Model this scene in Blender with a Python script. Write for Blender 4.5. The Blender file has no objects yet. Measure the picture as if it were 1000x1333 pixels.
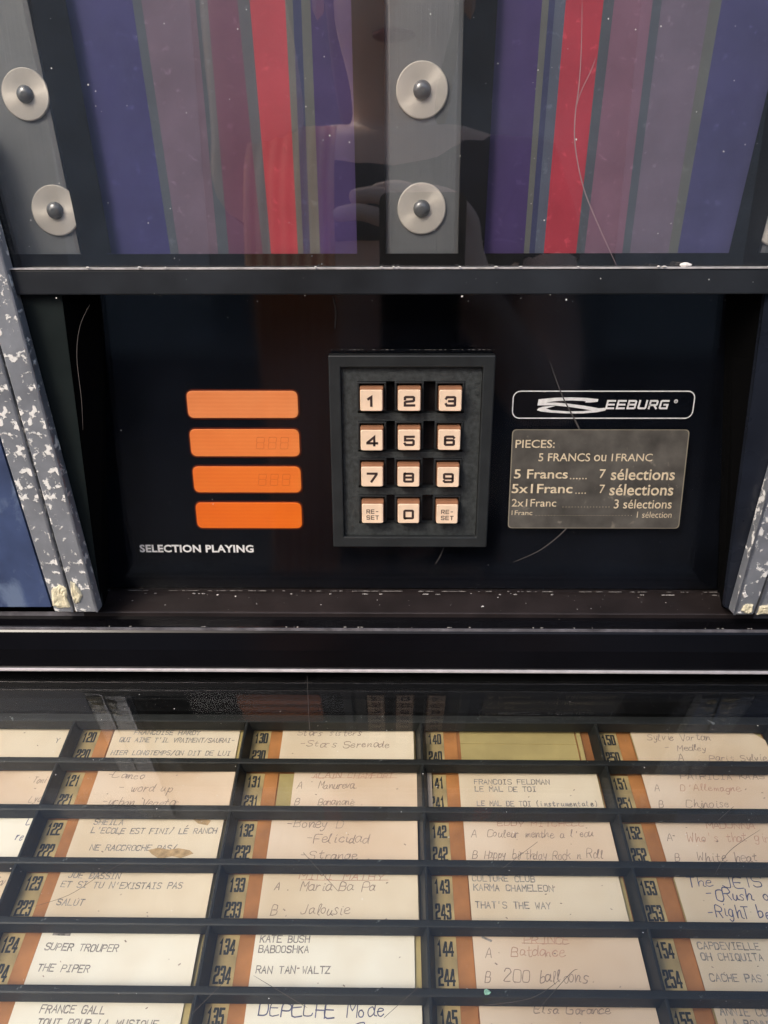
import bpy, math, random
from math import radians, cos, sin, pi
from mathutils import Vector, Matrix
random.seed(7)
S = bpy.context.scene
COL = S.collection
# ------------------------------------------------------------------ camera, world, sun, exposure
EYE = Vector((0, 0, 1.30))
CR = Matrix.Rotation(radians(.7), 3, 'Z') @ Matrix.Rotation(radians(90 - 20.8), 3, 'X') @ Matrix.Rotation(radians(-.13), 3, 'Z')
cd = bpy.data.cameras.new('camera'); cam = bpy.data.objects.new('camera', cd); COL.objects.link(cam)
cam.matrix_world = Matrix.Translation(EYE) @ CR.to_4x4()
cd.sensor_width = 36; cd.sensor_fit = 'AUTO'; cd.lens = 27.0; cd.clip_start = .01; cd.clip_end = 200
S.camera = cam
SUN_EL, SUN_AZ = 43, 220            # degrees; azimuth clockwise from +Y
W = bpy.data.worlds.new('World'); S.world = W; W.use_nodes = True
wn = W.node_tree; bg = wn.nodes['Background']
sky = wn.nodes.new('ShaderNodeTexSky'); sky.sky_type = 'NISHITA'; sky.sun_disc = False
sky.sun_elevation = radians(SUN_EL); sky.sun_rotation = radians(SUN_AZ)
sky.dust_density = 4.0; sky.air_density = 1.0; sky.ozone_density = .6
wn.links.new(sky.outputs[0], bg.inputs[0]); bg.inputs[1].default_value = .15
sd = bpy.data.lights.new('sun', 'SUN'); sun = bpy.data.objects.new('sun', sd); COL.objects.link(sun)
sd.energy = 1.2; sd.angle = radians(16); sd.color = (1, .93, .84)
to_sun = Vector((sin(radians(SUN_AZ)) * cos(radians(SUN_EL)), cos(radians(SUN_AZ)) * cos(radians(SUN_EL)), sin(radians(SUN_EL))))
sun.rotation_euler = to_sun.to_track_quat('Z', 'Y').to_euler(); sun.location = (0, -1, 3)
S.view_settings.view_transform = 'Standard'; S.view_settings.look = 'None'
S.view_settings.gamma = 1; S.view_settings.exposure = 0.52

# ------------------------------------------------------------------ measuring helpers (photo was surveyed onto real planes)
def ray(x, y): return CR @ Vector(((x - 500) / 1000, -(y - 666.5) / 1000, -1))
def YP(x, y, Y0):                    # a point of the vertical plane Y = Y0
    d = ray(x, y); return EYE + d * (Y0 / d.y)
SL = radians(15.9)                   # slope of the title rack
DV = Vector((0, -cos(SL), -sin(SL))); DN = Vector((0, -sin(SL), cos(SL)))
DO = EYE + Vector((0, .3153, -.2282))
def DP(x, v, h): return DO + Vector((x, 0, 0)) + DV * v + DN * h      # rack coordinates (metres)
def DR(px, py, h):                   # (x, v) in the rack plane seen at a pixel
    d = ray(px, py); P0 = DO + DN * h
    P = EYE + d * ((P0 - EYE).dot(DN) / d.dot(DN)); q = P - P0
    return q.x, q.dot(DV)

# ------------------------------------------------------------------ mesh builder
class MB:
    def __init__(s): s.v = []; s.f = []; s.m = []; s.smooth = []
    def poly(s, pts, mi=0, sm=False):
        b = len(s.v); s.v += [Vector(p) for p in pts]; s.f.append(tuple(range(b, b + len(pts)))); s.m.append(mi); s.smooth.append(sm)
    def faces(s, vs, fs, mi=0, sm=False):
        b = len(s.v); s.v += [Vector(p) for p in vs]
        for f in fs: s.f.append(tuple(i + b for i in f)); s.m.append(mi); s.smooth.append(sm)
    def prism(s, pts, d, mi=0):      # front polygon pts (counter-clockwise seen from the front), extruded by d
        n = len(pts); d = Vector(d); vs = [Vector(p) for p in pts] + [Vector(p) + d for p in pts]
        fs = [tuple(range(n)), tuple(range(2 * n - 1, n - 1, -1))] + [(i, n + i, n + (i + 1) % n, (i + 1) % n) for i in range(n)]
        s.faces(vs, fs, mi)
    def loft(s, rings, mi=0, cap0=True, cap1=True, sm=False):
        n = len(rings[0]); vs = [p for r in rings for p in r]; fs = []
        for k in range(len(rings) - 1):
            for i in range(n): j = (i + 1) % n; fs.append((k * n + i, k * n + j, (k + 1) * n + j, (k + 1) * n + i))
        s.faces(vs, fs, mi, sm)
        if cap0: s.poly(list(rings[0])[::-1], mi)
        if cap1: s.poly(rings[-1], mi)
    def build(s, name, mats, parent=None, bevel=0, recalc=True):
        if not isinstance(mats, (list, tuple)): mats = [mats]
        c = Vector((0, 0, 0))
        lo = Vector([min(p[i] for p in s.v) for i in range(3)]); hi = Vector([max(p[i] for p in s.v) for i in range(3)])
        c = Vector(((lo.x + hi.x) / 2, (lo.y + hi.y) / 2, lo.z))
        me = bpy.data.meshes.new(name); me.from_pydata([p - c for p in s.v], [], s.f)
        for m in mats: me.materials.append(m)
        me.polygons.foreach_set('material_index', s.m); me.polygons.foreach_set('use_smooth', s.smooth)
        me.update()
        if recalc:
            import bmesh
            bm = bmesh.new(); bm.from_mesh(me); bmesh.ops.recalc_face_normals(bm, faces=bm.faces); bm.to_mesh(me); bm.free()
        o = bpy.data.objects.new(name, me); COL.objects.link(o); o.location = c
        o['wl'] = c[:]
        if parent: setp(o, parent)
        if bevel:
            b = o.modifiers.new('bevel', 'BEVEL'); b.width = bevel; b.segments = 2; b.limit_method = 'ANGLE'; b.angle_limit = radians(35)
        return o
def setp(o, p):
    o.parent = p; o.matrix_parent_inverse = Matrix.Translation(-Vector(p['wl']))
    # children keep world coordinates in .location
def tag(o, label=None, cat=None, group=None, kind=None):
    for k, v in (('label', label), ('category', cat), ('group', group), ('kind', kind)):
        if v: o[k] = v
    return o
def box(x0, x1, y0, y1, z0, z1, mb=None, mi=0):      # relative to the eye
    mb = mb or MB()
    mb.prism([EYE + Vector(p) for p in ((x0, y0, z0), (x1, y0, z0), (x1, y0, z1), (x0, y0, z1))], (0, y1 - y0, 0), mi)
    return mb
def rrect(u0, v0, u1, v1, r, n=4):
    pts = []
    for cx, cy, a in ((u1 - r, v1 - r, 0), (u0 + r, v1 - r, 90), (u0 + r, v0 + r, 180), (u1 - r, v0 + r, 270)):
        for k in range(n + 1):
            t = radians(a + 90 * k / n); pts.append((cx + r * cos(t), cy + r * sin(t)))
    return pts

# ------------------------------------------------------------------ materials
def mat(name, col, rough=.5, metal=0, var=.0, vs=60, bump=0, bs=300, coat=0, spec=.5, rv=0, extra=None, ramp=None):
    m = bpy.data.materials.new(name); m.use_nodes = True; nt = m.node_tree; N = nt.nodes; L = nt.links
    p = N['Principled BSDF']; p.inputs['Base Color'].default_value = (*col, 1)
    p.inputs['Roughness'].default_value = rough; p.inputs['Metallic'].default_value = metal
    p.inputs['Coat Weight'].default_value = coat; p.inputs['Coat Roughness'].default_value = .05
    p.inputs['Specular IOR Level'].default_value = spec
    tc = N.new('ShaderNodeTexCoord'); out = None
    def noise(sc, det=4, ro=.55, dist=0, src='Object'):
        n = N.new('ShaderNodeTexNoise'); n.inputs['Scale'].default_value = sc; n.inputs['Detail'].default_value = det
        n.inputs['Roughness'].default_value = ro; n.inputs['Distortion'].default_value = dist
        L.new(tc.outputs[src], n.inputs['Vector']); return n
    if var:
        n = noise(vs); r = N.new('ShaderNodeMapRange'); r.inputs[1].default_value = .3; r.inputs[2].default_value = .7
        r.inputs[3].default_value = 1 - var; r.inputs[4].default_value = 1 + var; L.new(n.outputs[0], r.inputs[0])
        x = N.new('ShaderNodeMix'); x.data_type = 'RGBA'; x.blend_type = 'MULTIPLY'; x.inputs[0].default_value = 1
        x.inputs[6].default_value = (*col, 1); L.new(r.outputs[0], x.inputs[7]); out = x.outputs[2]; L.new(out, p.inputs['Base Color'])
    if rv:
        n = noise(vs * .7); r = N.new('ShaderNodeMapRange'); r.inputs[1].default_value = .35; r.inputs[2].default_value = .7
        r.inputs[3].default_value = max(.01, rough - rv); r.inputs[4].default_value = rough + rv; L.new(n.outputs[0], r.inputs[0]); L.new(r.outputs[0], p.inputs['Roughness'])
    if bump:
        n = noise(bs, 5, .6); b = N.new('ShaderNodeBump'); b.inputs['Strength'].default_value = 1; b.inputs['Distance'].default_value = bump
        L.new(n.outputs[0], b.inputs['Height']); L.new(b.outputs[0], p.inputs['Normal'])
    if extra: extra(m, nt, N, L, p, tc, noise, out)
    return m
def wear(col2, thr, sc, soft=.02, big=None, bigthr=.5, dist=.4, rough2=.8, metal2=0, bumpd=.0004):
    """patches of a second colour with a shape of their own (flaked paint, dust spots)"""
    def f(m, nt, N, L, p, tc, noise, out):
        n = noise(sc, 5, .62, dist); r = N.new('ShaderNodeMapRange'); r.clamp = True
        r.inputs[1].default_value = thr; r.inputs[2].default_value = thr + soft; src = n.outputs[0]
        if big:
            nb = noise(big, 2); a = N.new('ShaderNodeMath'); a.operation = 'MULTIPLY_ADD'; L.new(nb.outputs[0], a.inputs[0]); a.inputs[1].default_value = bigthr; L.new(n.outputs[0], a.inputs[2]); src = a.outputs[0]
        L.new(src, r.inputs[0])
        x = N.new('ShaderNodeMix'); x.data_type = 'RGBA'; L.new(r.outputs[0], x.inputs[0])
        if out: L.new(out, x.inputs[6])
        else: x.inputs[6].default_value = p.inputs['Base Color'].default_value[:]
        x.inputs[7].default_value = (*col2, 1); L.new(x.outputs[2], p.inputs['Base Color'])
        for nm, v2 in (('Roughness', rough2), ('Metallic', metal2)):
            v1 = p.inputs[nm].default_value
            q = N.new('ShaderNodeMapRange'); q.inputs[3].default_value = v1; q.inputs[4].default_value = v2; L.new(r.outputs[0], q.inputs[0]); L.new(q.outputs[0], p.inputs[nm])
        if bumpd:
            b = N.new('ShaderNodeBump'); b.inputs['Distance'].default_value = bumpd; L.new(r.outputs[0], b.inputs['Height'])
            if p.inputs['Normal'].links: L.new(p.inputs['Normal'].links[0].from_socket, b.inputs['Normal'])
            L.new(b.outputs[0], p.inputs['Normal'])
    return f
def glass(name, film=.02, fs=25, tint=(1, 1, 1), refl=.045, rough=.015):
    m = bpy.data.materials.new(name); m.use_nodes = True; nt = m.node_tree; N = nt.nodes; L = nt.links
    N.remove(N['Principled BSDF']); o = N['Material Output']
    t = N.new('ShaderNodeBsdfTransparent'); t.inputs[0].default_value = (*tint, 1)
    g = N.new('ShaderNodeBsdfGlossy'); g.inputs['Roughness'].default_value = rough
    d = N.new('ShaderNodeBsdfDiffuse'); d.inputs[0].default_value = (.75, .76, .78, 1)
    lw = N.new('ShaderNodeLayerWeight'); lw.inputs[0].default_value = .5
    pw = N.new('ShaderNodeMath'); pw.operation = 'POWER'; pw.inputs[1].default_value = 5; L.new(lw.outputs['Facing'], pw.inputs[0])
    ma = N.new('ShaderNodeMath'); ma.operation = 'MULTIPLY_ADD'; ma.inputs[1].default_value = .95; ma.inputs[2].default_value = refl; L.new(pw.outputs[0], ma.inputs[0])
    mx = N.new('ShaderNodeMixShader'); L.new(ma.outputs[0], mx.inputs[0]); L.new(t.outputs[0], mx.inputs[1]); L.new(g.outputs[0], mx.inputs[2])
    tc = N.new('ShaderNodeTexCoord')
    n = N.new('ShaderNodeTexNoise'); n.inputs['Scale'].default_value = fs; n.inputs['Detail'].default_value = 8; n.inputs['Roughness'].default_value = .65
    L.new(tc.outputs['Object'], n.inputs['Vector'])
    r = N.new('ShaderNodeMapRange'); r.inputs[1].default_value = .35; r.inputs[2].default_value = .75; r.inputs[3].default_value = film * .4; r.inputs[4].default_value = film * 1.8
    L.new(n.outputs[0], r.inputs[0])
    m2 = N.new('ShaderNodeMixShader'); L.new(r.outputs[0], m2.inputs[0]); L.new(mx.outputs[0], m2.inputs[1]); L.new(d.outputs[0], m2.inputs[2])
    L.new(m2.outputs[0], o.inputs[0]); return m

M = {}
M['black'] = mat('black_plastic', (.012, .012, .014), .32, var=.25, vs=40, rv=.08, bump=.00003, bs=900, extra=wear((.35, .34, .33), .735, 260, .01, bumpd=0))
M['matte'] = mat('matte_black_board', (.002, .002, .0022), .8, spec=.05)
M['panelback'] = mat('black_printed_panel', (.0035, .0045, .0075), .5, var=.5, vs=15, spec=.02)
M['bar'] = mat('dark_grey_bar', (.019, .022, .027), .42, spec=.3, var=.45, vs=25, bump=.00004, bs=500, extra=wear((.45, .44, .42), .75, 300, .01, bumpd=0))
M['lip'] = mat('worn_aluminium_lip', (.62, .60, .60), .45, .35, var=.3, vs=200, extra=wear((.05, .04, .035), .68, 120, .03, metal2=0))
M['sill'] = mat('brown_black_sill', (.022, .017, .017), .38, spec=.35, var=.3, vs=50, rv=.1, bump=.00005, bs=400, extra=wear((.22, .19, .17), .71, 180, .03, bumpd=0))
M['hood'] = mat('gloss_black_hood', (.004, .0038, .005), .16, spec=.3, var=.2, vs=30, rv=.06, extra=wear((.3, .28, .28), .76, 300, .01, bumpd=0))
M['chrome'] = mat('chrome_strip', (.80, .76, .78), .4, .45, var=.15, vs=150)
M['rail'] = mat('flaked_silver_rail', (.37, .39, .43), .38, .55, var=.22, vs=60, bump=.00004, bs=600,
                extra=wear((.84, .83, .80), .82, 250, .03, big=38, bigthr=.5, dist=.25, rough2=.75))
M['railedge'] = mat('bare_rail_edge', (.42, .44, .50), .3, .85, var=.3, vs=120)
M['groove'] = mat('rusty_groove', (.06, .04, .03), .8, var=.4, vs=150)
M['foam'] = mat('cream_glue_residue', (.72, .66, .47), .9, var=.35, vs=260, bump=.0004, bs=500)
M['blueside'] = mat('faded_blue_side', (.045, .07, .16), .5, var=.5, vs=22, bump=.00004, bs=200, extra=wear((.13, .18, .29), .53, 45, .12, rough2=.6, bumpd=0))
M['wall'] = mat('recess_wall', (.011, .016, .016), .45, spec=.2, var=.3, vs=30, rv=.1)
M['wallblue'] = mat('recess_wall_glossy', (.013, .016, .025), .3, spec=.3, var=.3, vs=30, rv=.1)
M['kframe'] = mat('keypad_plastic', (.024, .027, .029), .34, spec=.5, var=.18, vs=120, bump=.00005, bs=1100)
M['ktray'] = mat('textured_keypad_plate', (.042, .047, .048), .5, spec=.4, var=.45, vs=420, bump=.00018, bs=1300, extra=wear((.2, .2, .19), .70, 900, .03, bumpd=0))
M['well'] = mat('keypad_well', (.014, .011, .011), .6, spec=.1)
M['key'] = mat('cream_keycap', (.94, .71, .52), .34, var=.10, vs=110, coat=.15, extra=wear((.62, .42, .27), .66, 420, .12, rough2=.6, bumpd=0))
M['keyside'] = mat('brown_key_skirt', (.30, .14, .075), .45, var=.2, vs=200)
M['legend'] = mat('key_legend', (.045, .025, .022), .5)
M['white'] = mat('white_print', (.90, .89, .88), .5, var=.12, vs=400)
M['cream'] = mat('cream_print', (.72, .60, .42), .5, var=.2, vs=500)
M['label'] = mat('tarnished_price_label', (.095, .088, .078), .35, var=.45, vs=70, rv=.1, bump=.0001, bs=120, extra=wear((.2, .18, .15), .62, 160, .08, bumpd=0))
M['labeledge'] = mat('label_edge', (.28, .25, .19), .4)
M['glasspanel'] = glass('control_glass', .0005, 18, refl=.034, rough=.07)
M['glassup'] = glass('upper_glass', .006, 11, tint=(.97, .97, .97), refl=.11)
M['glasslow'] = glass('display_glass', .0012, 12, tint=(.97, .98, .97), refl=.038)
M['rackbar'] = mat('slate_rack_bar', (.015, .016, .015), .45, spec=.28, var=.25, vs=60, rv=.1, bump=.00006, bs=500, extra=wear((.16, .17, .17), .66, 300, .05, bumpd=0))
M['rackfloor'] = mat('orange_brown_rack_floor', (.30, .12, .04), .6, var=.2, vs=60)
M['band'] = mat('orange_band', (.40, .165, .05), .55, var=.35, vs=45)
M['number'] = mat('olive_number_strip', (.43, .315, .14), .6, var=.4, vs=60)
M['pocket'] = mat('yellowed_card_pocket', (.42, .33, .14), .35, var=.15, vs=50)
M['digit'] = mat('number_ink', (.025, .028, .028), .6)
M['speck'] = mat('pale_dust', (.75, .73, .70), .9)
M['scratch'] = mat('pale_scratch', (.27, .20, .21), .6)  # colour of the strap reflection painted on the upper glass
M['ink_typed'] = mat('faded_typewriter_ink', (.27, .24, .22), .8, var=.6, vs=700)
M['ink_brown'] = mat('brown_pen_ink', (.31, .225, .185), .8, var=.4, vs=500)
M['ink_blue'] = mat('blue_pen_ink', (.10, .10, .19), .8, var=.4, vs=500)
M['ink_red'] = mat('red_pen_ink', (.50, .29, .21), .8, var=.3, vs=500)
M['stain'] = mat('torn_paper_stain', (.46, .31, .16), .9, var=.35, vs=400)
def paper(name, c, seed):
    def ex(m, nt, N, L, p, tc, noise, out):
        n = noise(22 + seed, 3); n.noise_dimensions = '4D'; n.inputs['W'].default_value = seed * 3.1
        r = N.new('ShaderNodeValToRGB'); r.color_ramp.elements[0].position = .32; r.color_ramp.elements[1].position = .68
        r.color_ramp.elements[0].color = (c[0] * .88, c[1] * .80, c[2] * .72, 1); r.color_ramp.elements[1].color = (c[0] * 1.04, c[1] * 1.04, c[2] * 1.04, 1)
        L.new(n.outputs[0], r.inputs[0]); L.new(r.outputs[0], p.inputs['Base Color'])
    return mat(name, c, .85, bump=.00003, bs=400, extra=ex)
PAPER = [paper('cream_card', (.78, .68, .53), 1), paper('pinkish_card', (.75, .60, .46), 2), paper('white_card', (.85, .80, .69), 3), paper('stained_card', (.74, .61, .45), 4)]

# ------------------------------------------------------------------ outline text (built-in face), fitted to a box on a plane
_tc = {}
def text_geo(s, bold=0.0, shear=0.0, spacing=1.0, small=False):
    k = (s, bold, shear, spacing)
    if k in _tc: return _tc[k]
    c = bpy.data.curves.new('tmp', 'FONT'); c.body = s; c.size = 1; c.offset = bold; c.shear = shear; c.space_character = spacing
    c.resolution_u = 3
    o = bpy.data.objects.new('tmp', c); COL.objects.link(o)
    dg = bpy.context.evaluated_depsgraph_get(); me = bpy.data.meshes.new_from_object(o.evaluated_get(dg))
    vs = [(v.co.x, v.co.y) for v in me.vertices]; fs = [tuple(p.vertices) for p in me.polygons]
    bpy.data.objects.remove(o); bpy.data.curves.remove(c); bpy.data.meshes.remove(me)
    _tc[k] = (vs, fs); return _tc[k]
def put_text(mb, s, O, U, Vv, mi=0, **kw):
    """fit text s in the parallelogram: O lower left, U along the line, Vv up (bounding box of the outlines)"""
    vs, fs = text_geo(s, **kw)
    x0 = min(v[0] for v in vs); x1 = max(v[0] for v in vs); y0 = min(v[1] for v in vs); y1 = max(v[1] for v in vs)
    mb.faces([O + U * ((x - x0) / (x1 - x0)) + Vv * ((y - y0) / (y1 - y0)) for x, y in vs], fs, mi)
def px_text(mb, s, x0, y0, x1, y1, Yp, mi=0, **kw):
    """same, the box given by its surveyed left-bottom, right-bottom, left-top corners"""
    A = YP(x0, y1, Yp); B = YP(x1, y1, Yp); Cc = YP(x0, y0, Yp); H = (Cc - A).z
    put_text(mb, s, A, Vector((B.x - A.x, 0, 0)), Vector((0, 0, H)), mi, **kw)

# ------------------------------------------------------------------ stroke writing (typewriter and pen)
F = {'A': '0,0 2,6 4,0|.8,2.2 3.2,2.2', 'B': '0,0 0,6 2.8,6 3.6,5.2 3.6,4 2.8,3.2 0,3.2|2.8,3.2 4,2.4 4,.8 3,0 0,0', 'C': '4,5 3.2,6 .9,6 0,5 0,1 .9,0 3.2,0 4,1',
     'D': '0,0 0,6 2.6,6 4,4.6 4,1.4 2.6,0 0,0', 'E': '4,6 0,6 0,0 4,0|0,3.1 3,3.1', 'F': '4,6 0,6 0,0|0,3.1 3,3.1', 'G': '4,5 3.2,6 .9,6 0,5 0,1 .9,0 3.2,0 4,1 4,2.8 2.4,2.8',
     'H': '0,0 0,6|4,0 4,6|0,3 4,3', 'I': '.8,6 3.2,6|2,6 2,0|.8,0 3.2,0', 'J': '3.4,6 3.4,1 2.6,0 1,0 .2,1', 'K': '0,0 0,6|4,6 .2,2.8|1.3,3.6 4,0', 'L': '0,6 0,0 4,0',
     'M': '0,0 0,6 2,2.6 4,6 4,0', 'N': '0,0 0,6 4,0 4,6', 'O': '1,0 0,1 0,5 1,6 3,6 4,5 4,1 3,0 1,0', 'P': '0,0 0,6 3,6 4,5 4,3.8 3,2.9 0,2.9', 'Q': '1,0 0,1 0,5 1,6 3,6 4,5 4,1 3,0 1,0|2.4,1.6 4,-.5',
     'R': '0,0 0,6 3,6 4,5 4,3.9 3,3 0,3|2,3 4,0', 'S': '4,5.2 3.2,6 .9,6 0,5.2 0,4 .9,3.2 3.1,2.8 4,2 4,.8 3.1,0 .8,0 0,.8', 'T': '0,6 4,6|2,6 2,0', 'U': '0,6 0,1 1,0 3,0 4,1 4,6',
     'V': '0,6 2,0 4,6', 'W': '0,6 .8,0 2,3.6 3.2,0 4,6', 'X': '0,6 4,0|4,6 0,0', 'Y': '0,6 2,3 4,6|2,3 2,0', 'Z': '0,6 4,6 0,0 4,0',
     '0': '1,0 0,1 0,5 1,6 3,6 4,5 4,1 3,0 1,0', '1': '.8,4.8 2.2,6 2.2,0', '2': '0,4.8 1,6 3,6 4,5 4,4 0,0 4,0', '3': '0,6 4,6 2,3.6 3.4,3.2 4,2 3.4,.5 2,0 .2,.6',
     '4': '3,0 3,6 0,1.8 4,1.8', '5': '4,6 .6,6 .2,3.2 2.6,3.6 4,2.6 4,1 3,0 0,.3', '6': '3.6,6 1.2,4.8 0,2.2 .6,.4 2.4,0 4,1 3.8,2.6 2,3.2 .3,2.2', '7': '0,6 4,6 1.6,0',
     "'": '2,6.2 1.8,4.6', '/': '.4,-.4 3.6,6.4', '.': '1.8,0 2.2,.2', '-': '.8,2.9 3.4,2.9', '(': '2.8,6.4 1.6,4.6 1.6,1.4 2.8,-.4', ')': '1.2,6.4 2.4,4.6 2.4,1.4 1.2,-.4', '?': '.4,5 1.4,6 3,6 3.6,4.8 2,3 2,1.8|2,.3 2,0', ',': '2,.4 1.6,-.9',
     'a': '3.2,2.8 2.2,3.8 .8,3.4 .2,1.8 .8,.2 2,.2 3.2,2 3.2,3.6 3.2,.8 4.2,.2', 'b': '.4,6.2 .4,.4 1.8,-.1 3.2,.9 3,2.8 1.8,3.4 .5,2.4', 'c': '3.2,3 2.2,3.8 .8,3.2 .3,1.6 1,.2 2.4,0 3.6,.8',
     'd': '3,2.8 2,3.6 .7,3 .2,1.5 .9,.1 2.2,.4 3,1.8 3.3,6.2 3.2,.8 4,.2', 'e': '.4,1.8 2.8,2.3 2.8,3.3 1.8,3.8 .6,2.9 .4,1.1 1.3,0 2.6,.1 3.6,.9', 'f': '.6,-1.6 1.2,1.8 1.5,5 2.4,6.1 3.2,5.4|.2,3.2 3,3.4',
     'g': '3,3.2 1.6,3.7 .4,2.6 .6,.8 2,.4 3,1.8 3,3.6 2.8,-1 1.6,-2.2 .4,-1.5', 'h': '.4,6.2 .4,0 1.2,2.6 2.4,3.6 3,2.6 3,.6 4,.2', 'i': '1.4,3.6 1.4,.6 2.4,.2|1.5,5.2 1.7,5.4', 'j': '2,3.6 1.9,-1 .9,-2 0,-1.4|2,5.2 2.2,5.4',
     'k': '.4,6.2 .4,0|3,3.6 .6,1.8|1.2,2.2 3.4,0', 'l': '.6,1 1.8,5.6 1.3,6.3 .8,5.2 1,.8 2.2,.1', 'm': '.1,3.6 .3,0 .8,2.6 1.6,3.6 2,2.6 2,.2 2.6,2.8 3.4,3.6 3.8,2.6 3.9,.5 4.6,.2', 'n': '.2,3.6 .4,0 1.2,2.6 2.4,3.6 3,2.6 3,.6 4,.2',
     'o': '1.8,3.7 .6,3 .3,1.4 1.2,.1 2.6,.4 3.1,2 2.5,3.4 1.6,3.6', 'p': '.4,3.6 .3,-2.2|.5,2.6 1.8,3.7 3,2.8 3,1.2 1.8,.2 .5,.8', 'q': '3,3.2 1.6,3.7 .4,2.4 .8,.6 2,.4 3,1.8|3.1,3.7 3,-2.2', 'r': '.4,3.6 .6,0|.6,2 1.6,3.4 2.8,3.2',
     's': '3,3.2 1.8,3.8 .8,3 1.6,2 2.6,1.2 2,.1 .5,.3', 't': '1.4,5.6 1.3,1 2.2,.1 3,.6|.2,3.8 2.8,4', 'u': '.4,3.6 .3,1.2 1.2,.1 2.4,.8 3,3.6 3,.8 4,.2', 'v': '.2,3.6 1.4,.2 2.8,3.7', 'w': '.2,3.6 .6,.3 1.4,.6 1.9,3 2.3,.4 3.1,.4 3.8,3.6',
     'x': '.4,3.6 3,0|3,3.6 .3,0', 'y': '.4,3.6 1,1.4 2.2,1 3,3.6|3,3.6 2.2,-1 .9,-2.2 .1,-1.6', 'z': '.3,3.4 3,3.5 .4,.2 3.3,.2'}
def smooth_line(p, n=4):
    if len(p) < 3: return p
    q = [p[0]] + p + [p[-1]]; out = []
    for i in range(1, len(q) - 2):
        for k in range(n):
            t = k / n; a, b, c, d = q[i - 1], q[i], q[i + 1], q[i + 2]
            out.append(tuple(.5 * (2 * b[j] + (c[j] - a[j]) * t + (2 * a[j] - 5 * b[j] + 4 * c[j] - d[j]) * t * t + (3 * b[j] - a[j] - 3 * c[j] + d[j]) * t ** 3) for j in (0, 1)))
    return out + [p[-1]]
class Pen:
    """collects flat ribbons in a 2-D frame (metres) and lays them on a plane"""
    def __init__(s, mb, place, lift=0): s.mb = mb; s.place = place; s.k = 0; s.lift = lift
    def ribbon(s, pts, w, mi, cap=.5):
        P = [Vector(p) for p in pts]; P = [p for i, p in enumerate(P) if i == 0 or (p - P[i - 1]).length > 1e-6]
        if len(P) < 2: return
        d0 = (P[1] - P[0]).normalized() * w * cap; d1 = (P[-1] - P[-2]).normalized() * w * cap; P[0] = P[0] - d0; P[-1] = P[-1] + d1
        s.k += 1; h = s.lift + .000003 * (s.k % 12); L = []; R = []
        for i, p in enumerate(P):
            a = (P[i] - P[i - 1]).normalized() if i else None; b = (P[i + 1] - P[i]).normalized() if i < len(P) - 1 else None
            if a is None: a = b
            if b is None: b = a
            na = Vector((-a.y, a.x)); nb = Vector((-b.y, b.x)); n = na + nb
            if n.length < .3: n = nb
            n.normalize(); c = max(.45, n.dot(nb)); n = n * (w / 2 / c)
            L.append(s.place(p.x + n.x, p.y + n.y, h)); R.append(s.place(p.x - n.x, p.y - n.y, h))
        m = len(P); s.mb.faces(L + R, [(i, m + i, m + i + 1, i + 1) for i in range(m - 1)], mi)
    def write(s, txt, x, y, hgt, pitch, w, mi, hand=False, slant=0.0, jit=0.0, tilt=0.0):
        sc = hgt / 6; cx = x; rnd = random.Random(hash(txt) & 255 if False else sum(map(ord, txt)))
        for ch in txt:
            g = F.get(ch)
            wid = pitch
            if hand and ch.islower(): wid = pitch * (.95 if ch in 'mw' else .6 if ch in 'il' else .8)
            if g:
                jx, jy = rnd.uniform(-jit, jit) * sc, rnd.uniform(-jit, jit) * sc; ks = 1 + rnd.uniform(-jit, jit) * .2
                for st in g.split('|'):
                    p = [tuple(map(float, a.split(','))) for a in st.split()]
                    if hand: p = smooth_line([(a + rnd.uniform(-jit, jit) * .4, b + rnd.uniform(-jit, jit) * .4) for a, b in p], 3)
                    kx = pitch * .72 / 4 if not hand else pitch * .78 / 4
                    q = [(cx + jx + a * kx * ks + slant * b * sc, y + jy + b * sc * ks + (cx - x) * tilt) for a, b in p]
                    s.ribbon(q, w * (rnd.uniform(.8, 1.25) if hand or jit else 1), mi)
            cx += wid

# ================================================================== THE JUKEBOX
juke = bpy.data.objects.new('jukebox', None); COL.objects.link(juke); juke.location = EYE + Vector((.013, .40, -.42)); juke['wl'] = juke.location[:]
juke.empty_display_size = .05
tag(juke, 'old black jukebox front with coloured art panels, orange lamps, twelve cream keys and title rack', 'jukebox')
CX = .013
TOPZ = .150
def group(name, loc, label=None):
    o = bpy.data.objects.new(name, None); COL.objects.link(o); o.location = loc; o['wl'] = loc[:]; setp(o, juke); o.empty_display_size = .02
    if label: o['label'] = label
    return o
# cabinet core behind everything
b = box(CX - .30, CX + .30, .376, .46, -.40, TOPZ); b.build('cabinet', M['matte'], juke)

# ---- upper window: art sheets, dividers, printed border, glass
def line_at(xa, ya, xb, yb, y): return xa + (xb - xa) * (y - ya) / (yb - ya)
YT, YB = -150, 345
def quad_px(mb, tl, tr, bl, br, Yp, mi, y0=YT, y1=330.5):
    """stripe whose edges run through (x at photo row 0, x at row 330)"""
    f = lambda a, c, y: line_at(a, 0, c, 330, y)
    mb.poly([YP(f(tl, bl, y1), y1, Yp), YP(f(tr, br, y1), y1, Yp), YP(f(tr, br, y0), y0, Yp), YP(f(tl, bl, y0), y0, Yp)], mi)
artc = {'purple': (.052, .046, .190), 'purple2': (.072, .044, .165), 'mauve': (.205, .145, .200), 'teal': (.105, .125, .150), 'wine': (.165, .065, .125), 'red': (.56, .055, .085),
        'slate': (.12, .145, .20), 'olive': (.16, .17, .155), 'rose': (.27, .145, .21), 'mgrey': (.205, .165, .225), 'blue': (.08, .075, .20), 'navy': (.055, .065, .15), 'orange': (.66, .10, .055)}
AM = {}
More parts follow.
